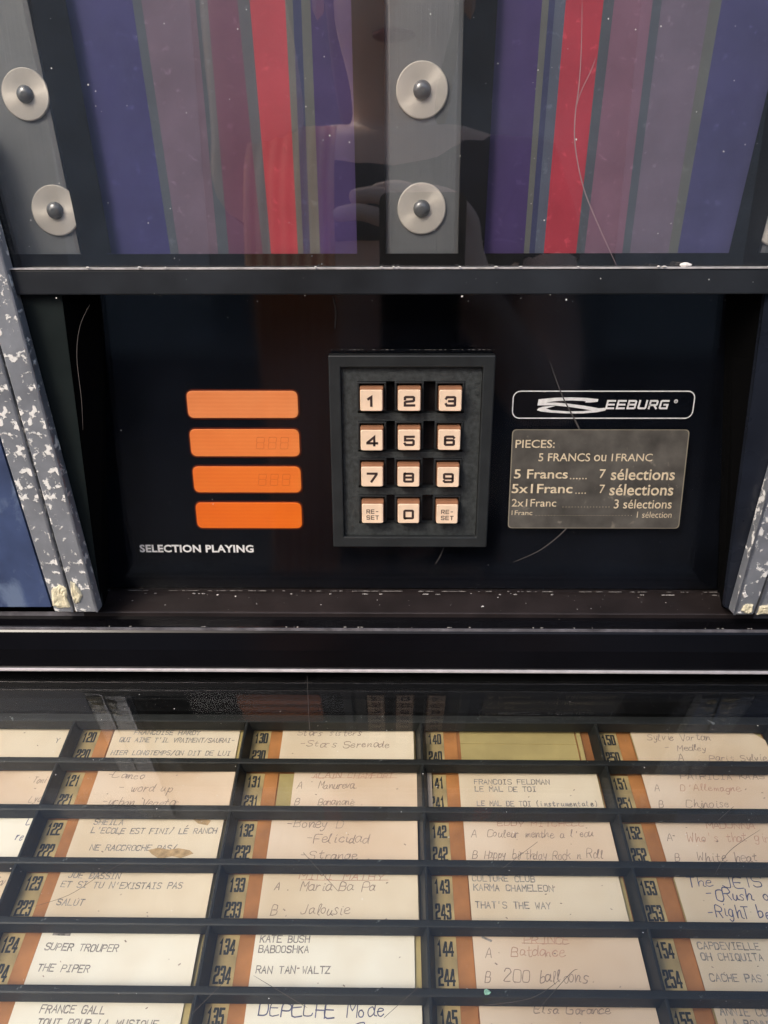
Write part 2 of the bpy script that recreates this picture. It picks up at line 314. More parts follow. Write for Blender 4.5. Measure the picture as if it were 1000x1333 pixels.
for k, c in artc.items():
    AM[k] = mat('print_' + k, c, .6, var=.16, vs=38, extra=wear(tuple(min(1, a * 1.35 + .02) for a in c), .60, 240, .10, rough2=.6, bumpd=0))
names = list(artc); AML = [AM[k] for k in names]; ai = {k: i for i, k in enumerate(names)}
ART = .3545
left = [('purple', 78, 172, 139, 222), ('teal', 172, 184, 222, 233), ('mauve', 184, 254, 233, 284), ('teal', 254, 270, 284, 298), ('wine', 270, 309, 298, 342), ('teal', 309, 325, 342, 353),
        ('red', 325, 371, 353, 388), ('olive', 371, 381, 388, 395), ('navy', 381, 392, 395, 404), ('olive', 392, 404, 404, 417), ('purple2', 404, 470, 417, 475)]
right = [('purple2', 640, 706, 620, 682), ('olive', 706, 715, 682, 689), ('navy', 715, 723, 689, 696), ('slate', 723, 737, 696, 708), ('red', 737, 786, 708, 750), ('teal', 786, 800, 750, 761),
         ('rose', 800, 850, 761, 810), ('teal', 850, 862, 810, 820), ('mgrey', 862, 925, 820, 870), ('olive', 925, 940, 870, 882), ('blue', 940, 1036, 882, 957)]
for rows in (left, right):
    mb = MB()
    for nm, tl, tr, bl, br in rows:
        quad_px(mb, tl, tr, bl, br, ART, ai[nm], YT, 336)
    # backing of the sheet
    f = rows[0]; l = rows[-1]
    for p in (0,):
        mb.prism([YP(line_at(f[1], 0, f[3], 330, 336), 336, ART + .0002), YP(line_at(l[2], 0, l[4], 330, 336), 336, ART + .0002), YP(line_at(l[2], 0, l[4], 330, YT), YT, ART + .0002), YP(line_at(f[1], 0, f[3], 330, YT), YT, ART + .0002)], (0, .0006, 0), 0)
    o = mb.build('art_sheet', AML, juke, recalc=False)
    o['label'] = 'printed sheet of purple, mauve, teal and red stripes ' + ('left of the middle strip' if rows is left else 'right of the middle strip')
# metal divider strips, washers and screws
def brushed(m, nt, N, L, p, tc, noise, out):
    mp = N.new('ShaderNodeMapping'); mp.inputs['Scale'].default_value = (1, 1, .03); L.new(tc.outputs['Object'], mp.inputs[0])
    n = noise(700, 4); L.new(mp.outputs[0], n.inputs['Vector']); b = N.new('ShaderNodeBump'); b.inputs['Distance'].default_value = .0001; L.new(n.outputs[0], b.inputs['Height']); L.new(b.outputs[0], p.inputs['Normal'])
M['strip'] = mat('brushed_grey_strip', (.26, .275, .28), .42, .4, var=.12, vs=30, extra=brushed)
M['stripedge'] = mat('strip_edge', (.34, .35, .35), .35, .5)
def aniso(m, nt, N, L, p, tc, noise, out):
    p.inputs['Anisotropic'].default_value = .9; t = N.new('ShaderNodeTangent'); t.direction_type = 'RADIAL'; t.axis = 'Y'; L.new(t.outputs[0], p.inputs['Tangent'])
M['washer'] = mat('cream_plastic_washer', (.80, .75, .66), .42, .25, var=.12, vs=90, extra=aniso)
M['screw'] = mat('dark_screw_head', (.22, .23, .235), .22, .45, var=.2, vs=300)
def strip(tl, tr, bl, br, discs, label):
    Yd = .3540; f = lambda a, c, y: line_at(a, 0, c, 330, y)
    mb = MB(); y1 = 336; y0 = YT
    A = [YP(f(tl, bl, y), y, Yd) for y in (y1, y0)]; B = [YP(f(tr, br, y), y, Yd) for y in (y1, y0)]
    n = 8; prof = [0, .0012, .0016, .0016, .0018, .0018, .0016, .0016, .0012, 0]; us = [0, .012, .07, .12, .4, .6, .88, .93, .988, 1]
    rows_ = []
    for i in (0, 1): rows_.append([A[i].lerp(B[i], u) + Vector((0, -d, 0)) for u, d in zip(us, prof)])
    for k in range(len(us) - 1):
        mb.faces([rows_[0][k], rows_[0][k + 1], rows_[1][k + 1], rows_[1][k]], [(0, 1, 2, 3)], 1 if k in (1, 7) else 0)
    mb.faces([rows_[0][0], rows_[0][-1], rows_[1][-1], rows_[1][0]], [(3, 2, 1, 0)], 0)
    o = mb.build('divider_strip', [M['strip'], M['stripedge']], juke); o['label'] = label
    for (px, py, rx) in discs:
        c = YP(px, py, Yd - .0021); r = (YP(px + rx, py, Yd - .0021) - c).x
        w = MB(); ring = lambda rr, dy: [c + Vector((rr * cos(2 * pi * k / 40), dy, rr * sin(2 * pi * k / 40))) for k in range(40)]
        w.loft([ring(r, .0), ring(r, -.0005), ring(r * .96, -.0008), ring(r * .30, -.0008)], 0)
        w.build('washer', M['washer'], o)
        sc = MB(); rs = r * .33; rings = [ring(rs * 1.05, -.0008), ring(rs * 1.05, -.0014)]
        for k in range(1, 6):
            a = k / 6 * pi / 2; rings.append([c + Vector((rs * cos(a) * cos(2 * pi * j / 40), -.0014 - rs * .55 * sin(a), rs * cos(a) * sin(2 * pi * j / 40))) for j in range(40)])
        sc.loft(rings, 0, sm=True)
        q = MB()
        sc.build('screw', M['screw'], o)
strip(500, 605, 502, 597, [(549.5, 117.5, 34), (549, 271.5, 31.5)], 'upright grey metal strip with two washers between the art sheets')
strip(-68, 38, 20, 107, [(34, 123, 31), (73, 274, 31)], 'slanting grey metal strip at the left with two clipped washers')
strip(1075, 1180, 987, 1075, [(1014, 288, 31), (1052, 130, 33)], 'slanting grey metal strip at the right edge')
# printed black border on the inside of the glass (covers the strip edges)
MY = .3505
mb = MB()
f330 = lambda a, c, y: line_at(a, 0, c, 330, y)
for (tl, tr, bl, br) in ((38, 85, 107, 145), (457, 500, 465, 502), (605, 648, 597, 630), (1028, 1075, 949, 987), (-160, -68, -40, 20), (1180, 1300, 1075, 1180)):
    y0, y1 = YT, 330
    P = [YP(f330(tl, bl, y1), y1, MY), YP(f330(tr, br, y1), y1, MY), YP(f330(tr, br, y0), y0, MY), YP(f330(tl, bl, y0), y0, MY)]
    mb.prism(P, (0, .0003, 0))
zb = YP(500, 330, MY).z; zb2 = YP(500, 350, .342).z - .004
mb.prism([Vector((CX - .28, MY, zb2)), Vector((CX + .28, MY, zb2)), Vector((CX + .28, MY, zb)), Vector((CX - .28, MY, zb))], (0, .0003, 0))
M['border'] = mat('black_glass_print', (.007, .007, .007), .45, spec=.05, var=.3, vs=30)
mb.build('black_border', M['border'], juke)
zt = EYE.z + TOPZ
mb = MB(); mb.prism([Vector((CX - .28, .3455, zb2)), Vector((CX + .28, .3455, zb2)), Vector((CX + .28, .3455, zt)), Vector((CX - .28, .3455, zt))], (0, .0035, 0))
gup = mb.build('upper_glass', M['glassup'], juke)

# ---- crossbar under the window
zc0 = YP(500, 383.5, .341).z; zc1 = YP(500, 350.5, .341).z; zc2 = YP(500, 348.3, .341).z
mb = MB(); mb.prism([Vector((CX - .205, .341, zc0)), Vector((CX + .205, .341, zc0)), Vector((CX + .205, .341, zc1)), Vector((CX - .205, .341, zc1))], (0, .034, 0))
bar = mb.build('crossbar', M['bar'], juke, bevel=.0006)
mb = MB(); mb.prism([Vector((CX - .205, .3405, zc1 + .0001)), Vector((CX + .205, .3405, zc1 + .0001)), Vector((CX + .205, .3405, zc2)), Vector((CX - .205, .3405, zc2))], (0, .0045, 0))
mb.build('trim_lip', M['lip'], bar)

# ---- side rails, side panels, recess walls
def px_prism(pts, Yp, d, name, m, parent=juke, bevel=0, label=None):
    mb = MB(); mb.prism([YP(x, y, Yp) for x, y in pts], (0, d, 0)); o = mb.build(name, m, parent, bevel=bevel)
    if label: o['label'] = label
    return o
def slant(x0, y0, x1, y1, y): return x0 + (x1 - x0) * (y - y0) / (y1 - y0)
RY = .338
def rail_piece(eA, eB, y0, y1, Yp, name, label, edge_side):
    """slanted rail between two edge lines eA (left) and eB (right)"""
    a0, a1 = slant(*eA, y1), slant(*eA, y0); b0, b1 = slant(*eB, y1), slant(*eB, y0)
    mb = MB(); mb.prism([YP(a0, y1, Yp), YP(b0, y1, Yp), YP(b1, y0, Yp), YP(a1, y0, Yp)], (0, .0066, 0))
    o = mb.build(name, M['rail'], juke, bevel=.0007); o['label'] = label
    e = MB(); w = 3.2
    if edge_side == 'R': q = [YP(b0 - w, y1, Yp - .0004), YP(b0 - .3, y1, Yp - .0004), YP(b1 - .3, y0, Yp - .0004), YP(b1 - w, y0, Yp - .0004)]
    else: q = [YP(a0 + .3, y1, Yp - .0004), YP(a0 + w, y1, Yp - .0004), YP(a1 + w, y0, Yp - .0004), YP(a1 + .3, y0, Yp - .0004)]
    e.prism(q, (0, .0004, 0)); e.build('bare_edge', M['railedge'], o)
    return o
LI = (8, 349, 128, 797); LG = (0, 454, 97, 797); LO = (0, 570, 71, 797)
RI = (998.6, 643, 955, 800); RG = (1000, 752, 982, 801); RO = (1020, 778, 1012, 801)
r1 = rail_piece((LG[0] + 1.2, LG[1], LG[2] + 1.2, LG[3]), LI, 150, 797, RY, 'edge_rail', 'flaked silver rail beside the control panel on the left', 'R')
r2 = rail_piece(LO, (LG[0] - 1.2, LG[1], LG[2] - 1.2, LG[3]), 150, 797, RY + .001, 'edge_rail', 'outer half of the left silver rail, paint flaking', 'R')
px_prism([(slant(*LG, 797) - 5, 797), (slant(*LG, 797) + 5, 797), (slant(*LG, 150) + 5, 150), (slant(*LG, 150) - 5, 150)], RY + .004, .002, 'rail_groove', M['groove'])
r3 = rail_piece(RI, (RG[0] - 1.2, RG[1], RG[2] - 1.2, RG[3]), 250, 800.5, RY, 'edge_rail', 'flaked silver rail beside the control panel on the right', 'L')
r4 = rail_piece((RG[0] + 1.2, RG[1], RG[2] + 1.2, RG[3]), (1060, 700, 1030, 800), 250, 800.5, RY + .001, 'edge_rail', 'outer half of the right silver rail, paint flaking', 'L')
# blue painted cabinet sides
px_prism([(-160, 790), (slant(*LO, 790) - 2, 790), (slant(*LO, 300) - 2, 300), (-330, 300)], RY + .006, .008, 'side_panel', M['blueside'], label='faded blue painted side panel left of the silver rail')
px_prism([(1035, 798), (1250, 798), (1400, 300), (1180, 300)], RY + .006, .008, 'side_panel', M['blueside'], label='blue painted side panel beyond the right rail')
# recess walls: flat filler next to the rail, then the wall going back to the panel
L2 = (80, 384, 129, 778); L3 = (135, 386, 142, 772); R2 = (996.6, 384, 948, 764); R3 = (946, 382, 934.7, 764)
def quadpoly(P, name, m, d=(0, .003, 0), label=None):
    mb = MB(); mb.prism(P, d); o = mb.build(name, m, juke)
    if label: o['label'] = label
    return o
def sl(e, y): return slant(*e, y)
quadpoly([YP(sl(LI, 797) - 6, 797, .345), YP(sl(L2, 785) + 2, 790, .345), YP(sl(L2, 360), 360, .345), YP(sl(LI, 360) - 6, 360, .345)], 'filler_plate', M['wall'], label='dark green-black filler plate beside the left rail')
quadpoly([YP(sl(R2, 785) - 2, 790, .345), YP(sl(RI, 800) + 6, 800, .345), YP(sl(RI, 360) + 6, 360, .345), YP(sl(R2, 360), 360, .345)], 'filler_plate', M['wallblue'], label='dark blue-black filler plate beside the right rail')
quadpoly([YP(sl(L2, 790) + 1, 790, .3452), YP(sl(L3, 790), 790, .370), YP(sl(L3, 350), 350, .370), YP(sl(L2, 350) + 1, 350, .3452)], 'recess_wall', M['matte'], (-.003, .001, 0))
quadpoly([YP(sl(R3, 790), 790, .370), YP(sl(R2, 790) - 1, 790, .3452), YP(sl(R2, 350) - 1, 350, .3452), YP(sl(R3, 350), 350, .370)], 'recess_wall', M['matte'], (.003, .001, 0))

# ---- control panel
PY = .3700
zp0 = EYE.z - .1845; zp1 = EYE.z - .020
xl0, xr0 = YP(sl(L3, 772), 772, PY).x, YP(sl(R3, 764), 764, PY).x; xl1, xr1 = YP(sl(L3, 384), 384, PY).x, YP(sl(R3, 384), 384, PY).x
panel = MB(); panel.prism([Vector((xl0, PY + .0012, zp0)), Vector((xr0, PY + .0012, zp0)), Vector((xr1, PY + .0012, zp1)), Vector((xl1, PY + .0012, zp1))], (0, .0045, 0))
panel = panel.build('control_panel', M['panelback'], juke); panel['label'] = 'black control panel behind glass with orange lamps and white lettering'
mb = MB(); mb.prism([Vector((xl0 + .0004, PY - .0035, zp0)), Vector((xr0 - .0004, PY - .0035, zp0)), Vector((xr1 - .0004, PY - .0035, zp1)), Vector((xl1 + .0004, PY - .0035, zp1))], (0, .0033, 0))
mb.build('panel_glass', M['glasspanel'], panel)
# EEBURG in slanted heavy strokes
SQ = {'E': '4,5 0,5 0,0 4,0|0,2.5 3.8,2.5', 'B': '0,0 0,5 3.6,5 4,4.6 4,2.9 3.6,2.5 0,2.5|3.6,2.5 4,2.1 4,.4 3.6,0 0,0', 'U': '0,5 0,.4 .4,0 3.6,0 4,.4 4,5', 'R': '0,0 0,5 3.6,5 4,4.6 4,2.6 3.6,2.2 0,2.2|2.4,2.2 4,0',
      'G': '4,5 .4,5 0,4.6 0,.4 .4,0 4,0 4,2.4 2.2,2.4', '1': '.9,3.9 2.2,5 2.2,0', '2': '0,3.8 0,4.6 .4,5 3.6,5 4,4.6 4,3 3.6,2.6 .6,2.2 0,1.8 0,0 4.1,0', '3': '0,4.2 .4,5 3.6,5 4,4.6 4,3 3.6,2.6 1.4,2.6|3.6,2.6 4,2.2 4,.4 3.6,0 .4,0 0,.8',
      '4': '3.1,0 3.1,5 0,1.6 0,1.2 4.3,1.2', '5': '4,5 .1,5 .1,2.8 3.6,2.9 4,2.4 4,.5 3.6,0 .4,0 0,.8', '6': '4,4.4 3.6,5 .5,5 0,4.6 0,.4 .4,0 3.6,0 4,.4 4,2.4 3.6,2.8 .2,2.8', '7': '0,5 4,5 4,4.5 1.7,0', '8': '.4,5 0,4.6 0,3 .4,2.6 0,2.2 0,.4 .4,0 3.6,0 4,.4 4,2.2 3.6,2.6 4,3 4,4.6 3.6,5 .2,5|.6,2.6 3.4,2.6',
      '9': '0,.6 .4,0 3.6,0 4,.4 4,4.6 3.6,5 .4,5 0,4.6 0,2.6 .4,2.2 3.8,2.2', '0': '.4,0 0,.4 0,4.6 .4,5 3.6,5 4,4.6 4,.4 3.6,0 .2,0', 'S': '4,4.4 3.6,5 .4,5 0,4.6 0,3 .4,2.6 3.6,2.4 4,2 4,.4 3.6,0 .4,0 0,.6', 'T': '0,5 4,5|2,5 2,0', '-': '.8,2.5 3.2,2.5', 'A': '0,0 0,4.4 .6,5 3.4,5 4,4.4 4,0|0,2 4,2'}
def sq_write(pen, txt, x, y, w, h, pitch, sw_, mi, slant_=0):
    cx = x
    for ch in txt:
        if ch in SQ:
            for st in SQ[ch].split('|'):
                q = [tuple(map(float, a.split(','))) for a in st.split()]
                pen.ribbon([(cx + a * w / 4 + slant_ * b_ * h / 5, y + b_ * h / 5) for a, b_ in q], sw_, mi)
        cx += pitch
# orange lamp windows
def lampmat(c, name):
    def ex(m, nt, N, L, p, tc, noise, out):
        wv = N.new('ShaderNodeTexWave'); wv.inputs['Scale'].default_value = 160; wv.bands_direction = 'Z'; wv.inputs['Distortion'].default_value = 1.5
        L.new(tc.outputs['Object'], wv.inputs[0])
        n = noise(30, 3); a = N.new('ShaderNodeMath'); a.operation = 'MULTIPLY_ADD'; L.new(wv.outputs[1], a.inputs[0]); a.inputs[1].default_value = .12; L.new(n.outputs[0], a.inputs[2])
        r = N.new('ShaderNodeValToRGB'); r.color_ramp.elements[0].position = .3; r.color_ramp.elements[1].position = .8
        r.color_ramp.elements[0].color = (c[0] * .88, c[1] * .86, c[2] * .8, 1); r.color_ramp.elements[1].color = (min(1, c[0] * 1.05), c[1] * 1.2, c[2] * 1.3, 1)
        L.new(a.outputs[0], r.inputs[0]); L.new(r.outputs[0], p.inputs['Base Color'])
    return mat(name, c, .4, extra=ex)
LMS = [lampmat(c, 'orange_lamp_plastic') for c in ((1.0, .30, .095), (1.0, .26, .06), (1.0, .215, .028), (1.0, .18, .010))]  # upper windows paler: glass reflection mixed into their orange
M['lamprim'] = mat('dark_red_lamp_rim', (.10, .018, .008), .5, spec=.1)  # glow bleeding past the window edges, put into a dark red ring
LM2 = lampmat((.60, .10, .015), 'orange_lamp_shadow_print')  # darker orange ink of the segment digits
for (x0, y0, x1, y1, n) in ((242, 509, 388, 544.5, 0), (246, 559, 390, 594.5, 1), (250, 607.5, 392, 641.5, 2), (254, 654.5, 393, 688, 3)):
    A = YP(x0 + 1, y1, PY); B = YP(x1, y1, PY); T = YP(x0, y0, PY)
    x_l = (YP(x0 + 1.5, (y0 + y1) / 2, PY)).x; x_r = YP(x1, (y0 + y1) / 2, PY).x
    pts = rrect(x_l, A.z, x_r, T.z, .0028)
    mb = MB(); mb.prism([Vector((u, PY + .0003, v)) for u, v in pts], (0, .0009, 0))
    o = mb.build('indicator_window', LMS[n], panel, bevel=.0003)
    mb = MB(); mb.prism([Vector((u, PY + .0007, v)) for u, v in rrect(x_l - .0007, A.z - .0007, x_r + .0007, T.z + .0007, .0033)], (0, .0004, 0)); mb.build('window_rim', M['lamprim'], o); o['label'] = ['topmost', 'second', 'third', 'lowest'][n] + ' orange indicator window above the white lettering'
    # faint segment digits printed behind the window
    g = MB(); pen = Pen(g, lambda x, y, h: Vector((x, PY + .00028 - h, y)))
    if n in (1, 2):
        for k in range(3):
            cx = x_l + (x_r - x_l) * (.60 + .11 * k); cz = (A.z + T.z) / 2
            sq_write(pen, '8', cx, cz - .0030, .0038, .0060, .0038, .00014, 0, .12)
        g.build('segment_outline', LM2, o)
# lettering on the panel
mb = MB(); px_text(mb, 'SELECTION PLAYING', 182.5, 709, 330.5, 719, PY + .0004, bold=.034, spacing=1.05)
mb.build('lettering', M['white'], panel)['label'] = 'white words SELECTION PLAYING under the lamps'
# maker's plate: outline and logo
mb = MB(); Yn = PY + .0004
def xz(px, py): p = YP(px, py, Yn); return (p.x, p.z)
A = xz(666.5, 545); B = xz(904.5, 508.5)
xa = xz(667, 527)[0]; xb = xz(904, 527)[0]
out = rrect(xa, A[1], xb, B[1], .0038, 6); pen = Pen(mb, lambda x, y, h: Vector((x, Yn - h, y)))
inn = rrect(xa + .00055, A[1] + .00055, xb - .00055, B[1] - .00055, .0033, 6)
n = len(out); mb.faces([Vector((u, Yn, v)) for u, v in out] + [Vector((u, Yn, v)) for u, v in inn], [(i, (i + 1) % n, n + (i + 1) % n, n + i) for i in range(n)], 0)
def L2w(cx, cy): return xz(655 + cx * .26, 500 + cy * .26)
sw = [[(178, 76), (260, 68), (340, 66), (420, 69), (478, 75), (474, 88), (440, 92), (412, 92), (414, 87), (400, 84), (340, 82), (280, 84), (240, 88), (215, 93), (260, 92), (330, 98), (400, 107), (460, 117), (480, 121), (522, 118), (512, 132), (470, 141), (400, 147), (320, 147), (240, 143), (190, 137), (170, 131), (176, 121), (200, 113), (250, 108), (262, 110), (230, 118), (215, 123), (240, 130), (320, 136), (400, 135), (440, 131), (400, 124), (330, 114), (250, 106), (172, 107)]]
for poly in sw:
    import mathutils
    pts = [L2w(*p) for p in poly]
    tris = mathutils.geometry.tessellate_polygon([[Vector((p[0], p[1], 0)) for p in pts]])
    mb.faces([Vector((p[0], Yn, p[1])) for p in pts], [tuple(t) for t in tris], 0)
e0 = L2w(516, 121); e1 = L2w(832, 121); et = L2w(516, 84)
pit = (e1[0] - e0[0]) / 6.0 * 1.015; sq_write(pen, 'EEBURG', e0[0], e0[1], pit * .66, (et[1] - e0[1]), pit, .00092, 0, .16)
rc = L2w(866, 86); ring = [(rc[0] + .0008 * cos(t * pi / 8), rc[1] + .0008 * sin(t * pi / 8)) for t in range(17)]
pen.ribbon(ring, .00035, 0, 0); pen.write('R', rc[0] - .00028, rc[1] - .00035, .0007, .0008, .00018, 0)
mb.build('name_plate', M['white'], panel, recalc=False)['label'] = 'white outlined maker name plate with swooping S'
# price label (stuck on the glass)
YL = PY - .0037
A = YP(663, 687.5, YL); B = YP(886, 688.5, YL); Cc = YP(898, 561, YL); D = YP(667, 559, YL)
mb = MB()
xl = lambda py: YP(slant(667, 559, 661, 688, py), py, YL).x; xr = lambda py: YP(slant(898, 561, 884, 688, py), py, YL).x
z0 = A.z; z1 = D.z
cor = [Vector((xl(688), 0, z0)), Vector((xr(688), 0, z0)), Vector((xr(560), 0, z1)), Vector((xl(560), 0, z1))]
pts = []
for i in range(4):
    p, q, r_ = cor[i - 1], cor[i], cor[(i + 1) % 4]; rr = .0022
    a = q + (p - q).normalized() * rr; c = q + (r_ - q).normalized() * rr
    for t in (0, .25, .5, .75, 1): pts.append(a * (1 - t) ** 2 + q * 2 * t * (1 - t) + c * t * t)
mb.prism([Vector((p.x, YL, p.z)) for p in pts], (0, .0002, 0))
lab = mb.build('price_label', M['label'], panel); lab['label'] = 'tarnished price label listing francs and selections'
cen = sum(pts, Vector()) / len(pts); rim = MB()
ii = [cen + (p - cen) * .988 for p in pts]; n = len(pts)
rim.faces([Vector((p.x, YL - .00005, p.z)) for p in pts] + [Vector((p.x, YL - .00005, p.z)) for p in ii], [(i, (i + 1) % n, n + (i + 1) % n, n + i) for i in range(n)]); rim.build('label_rim', M['labeledge'], lab)
mb = MB()
for s_, x0, y0, x1, y1, bo in (('PIECES:', 671, 572.5, 722, 583, .006), ('5 FRANCS', 701, 590, 768, 600.5, .006), ('ou', 773, 592, 789, 600.5, .006), ('1FRANC', 796, 590.5, 849, 600.5, .003),
                               ('5 Francs', 669, 611, 739, 623, .012), ('7', 780, 611, 788, 622.5, .0), ('sélections', 795, 610, 878, 625, .012),
                               ('5x1Franc', 666, 630, 745, 642, .012), ('7', 780, 631, 787, 642, .0), ('sélections', 793, 630, 876, 645, .012),
                               ('2x1Franc', 666, 649.5, 724, 659.5, .004), ('3 sélections', 799, 650, 874, 662, .006), ('1Franc', 666, 664.5, 693, 670.5, 0), ('1 sélection', 829, 666, 874, 674, -.004)):
    px_text(mb, s_, x0, y0, x1, y1, YL - .0001, bold=bo)
for xs, y_ in (((743, 747, 751, 755, 759, 763), 623), ((750, 754, 758, 762), 642)):
    for x_ in xs:
        p = YP(x_, y_, YL - .0001); mb.poly([p + Vector(d) * .0003 for d in ((-1, 0, -1), (1, 0, -1), (1, 0, 1), (-1, 0, 1))])
for x_ in range(733, 796, 4):
    p = YP(x_, 660, YL - .0001); mb.poly([p + Vector(d) * .00016 for d in ((-1, 0, -1), (1, 0, -1), (1, 0, 1), (-1, 0, 1))])
for x_ in range(698, 826, 4):
    p = YP(x_, 671, YL - .0001); mb.poly([p + Vector(d) * .00013 for d in ((-1, 0, -1), (1, 0, -1), (1, 0, 1), (-1, 0, 1))])
mb.build('lettering', M['cream'], lab)

# ---- keypad
KY = .3600                       # frame front
kx0, kx1 = -.0303, .0478; kz0, kz1 = -.1560, -.0588
keypad = group('keypad', EYE + Vector(((kx0 + kx1) / 2, .366, kz0)), 'framed keypad of twelve cream keys')
def ring_frame(x0, x1, z0, z1, x2, x3, z2, z3, ya, yb, m, name, parent, bev=0, mb=None):
    """square frame: outer x0..x1, z0..z1, inner x2..x3, z2..z3, front at ya, back at yb"""
    own = mb is None; mb = mb or MB()
    o = [(x0, z0), (x1, z0), (x1, z1), (x0, z1)]; i_ = [(x2, z2), (x3, z2), (x3, z3), (x2, z3)]
    vs = [EYE + Vector((x, y, z)) for y in (ya, yb) for (x, z) in o + i_]
    fs = []
    for k in range(4):
        j = (k + 1) % 4; fs += [(k, j, 4 + j, 4 + k), (8 + j, 8 + k, 12 + k, 12 + j), (k, 8 + k, 8 + j, j), (4 + k, 4 + j, 12 + j, 12 + k)]
    mb.faces(vs, fs)
    if own: return mb.build(name, m, parent, bevel=bev)
ring_frame(kx0, kx1, kz0, kz1, kx0 + .0056, kx1 - .0056, kz0 + .0056, kz1 - .0056, KY, PY - .0036, M['kframe'], 'keypad_frame', keypad, .0006)
ix0, ix1, iz0, iz1 = kx0 + .0058, kx1 - .0058, kz0 + .0058, kz1 - .0058
colx = [-.0101, .00785, .0272]; rowz = [-.0791, -.0984, -.1170, -.1362]
# base plate with raised cross ribs and margins; wells stay deep between the keys
TY = .3625; WY = .3672
mb = MB(); box(ix0, ix1, WY, WY + .001, iz0, iz1, mb); mb.build('keypad_well', M['well'], keypad)
mb = MB(); hw = .0078
edges = [iz1] + [z for r_ in rowz for z in (r_ + hw, r_ - hw)] + [iz0]
for k in range(0, len(edges), 2): box(ix0, ix1, TY, WY - .0001, edges[k + 1], edges[k], mb)
for k in range(1, len(edges) - 1, 2):
    for xa_, xb_ in ((ix0, colx[0] - .0069), (colx[2] + .0069, ix1)): box(xa_, xb_, TY, WY - .0001, edges[k + 1] + .00001, edges[k] - .00001, mb)
mb.build('keypad_plate', M['ktray'], keypad)
lab_ = [['1', '2', '3'], ['4', '5', '6'], ['7', '8', '9'], ['RE', '0', 'RE']]
for r_ in range(4):
    for c_ in range(3):
        x = colx[c_]; z = rowz[r_]; ch = lab_[r_][c_]
        x += random.uniform(-.00015, .00015); z += random.uniform(-.00012, .00012)
        ring_frame(x - .0069, x + .0069, z - .0064, z + .0076, x - .0060, x + .0060, z - .0057, z + .0067, TY - .0006, WY - .0002, M['kframe'], 'key_rim', keypad, .0002)
        mb = MB(); KF = .3568 + random.uniform(-.0003, .0003)
        def rr(h, y, r=.0008, dz=0): return [EYE + Vector((x + u, y, z + dz + v)) for u, v in rrect(-h, -h, h, h, r, 3)]
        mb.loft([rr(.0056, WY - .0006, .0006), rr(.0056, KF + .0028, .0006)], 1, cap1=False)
        hi_ = [EYE + Vector((x + u, KF + .0028, z + v)) for u, v in rrect(-.0056, -.0056, .0056, .0056, .0006, 3)]
        # tapered cap: the upper shoulder is longer than the others
        cap0 = [EYE + Vector((x + u, KF + .0006, z + v)) for u, v in rrect(-.00535, -.0054, .00535, .0048, .0008, 3)]
        cap1 = [EYE + Vector((x + u, KF, z + v)) for u, v in rrect(-.0050, -.0051, .0050, .0045, .0007, 3)]
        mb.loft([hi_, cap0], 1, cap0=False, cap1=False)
        mb.loft([cap0, cap1], 0, cap0=False, cap1=True)
        pen = Pen(mb, lambda u, v, h, KF=KF: EYE + Vector((u, KF - .00006 - h, v)))
        zc = z - .0006
        if ch == 'RE':
            sq_write(pen, 'RE-', x - .0029, zc + .0006, .0014, .0019, .0022, .00036, 2); sq_write(pen, 'SET', x - .0029, zc - .0026, .0014, .0019, .0022, .00036, 2)
        else:
            w = .0042; hh = .0040
            sq_write(pen, ch, x - w / 2 - (.0003 if ch == '1' else 0), zc - hh / 2, w, hh, w, .00115, 2)
        o = mb.build('key', [M['key'], M['keyside'], M['legend']], keypad)
        o['label'] = 'cream key marked ' + ('RE-SET, ' + ('left' if c_ == 0 else 'right') + ' of the zero' if ch == 'RE' else ch)

# ---- sill and hood
zS = -.1857
mb = MB()
prof = [(.3720, -.1857), (.3480, -.1868), (.3472, -.1873), (.3472, -.1893), (.372, -.1893)]
mb.prism([EYE + Vector((-.158, y, z)) for y, z in prof], (.341, 0, 0)); sill = mb.build('sill', M['sill'], juke)
prof = [(.3471, -.1893), (.3385, -.1901), (.3376, -.1904), (.3372, -.1912), (.3362, -.1925), (.3340, -.2010), (.3335, -.2110), (.3345, -.2124), (.3700, -.2124), (.3700, -.1894)]
mb = MB(); mb.prism([EYE + Vector((CX - .27, y, z)) for y, z in prof], (.54, 0, 0)); hood = mb.build('hood', M['hood'], juke, bevel=.0004); hood['label'] = 'gloss black hood over the title rack'
mb = MB(); box(CX - .27, CX + .27, .3473, .3481, -.18925, -.1872, mb); M['edge'] = mat('dull_edge', (.13, .125, .14), .5, var=.5, vs=120)
mb.build('sill_edge', M['edge'], hood)
mb = MB(); box(CX - .27, CX + .27, .3368, .3374, -.1915, -.1902, mb); mb.build('hood_edge', M['edge'], hood)
mb = MB(); box(CX - .27, CX + .27, .3322, .3336, -.2127, -.2113, mb); mb.build('chrome_trim', M['chrome'], hood, bevel=.0003)

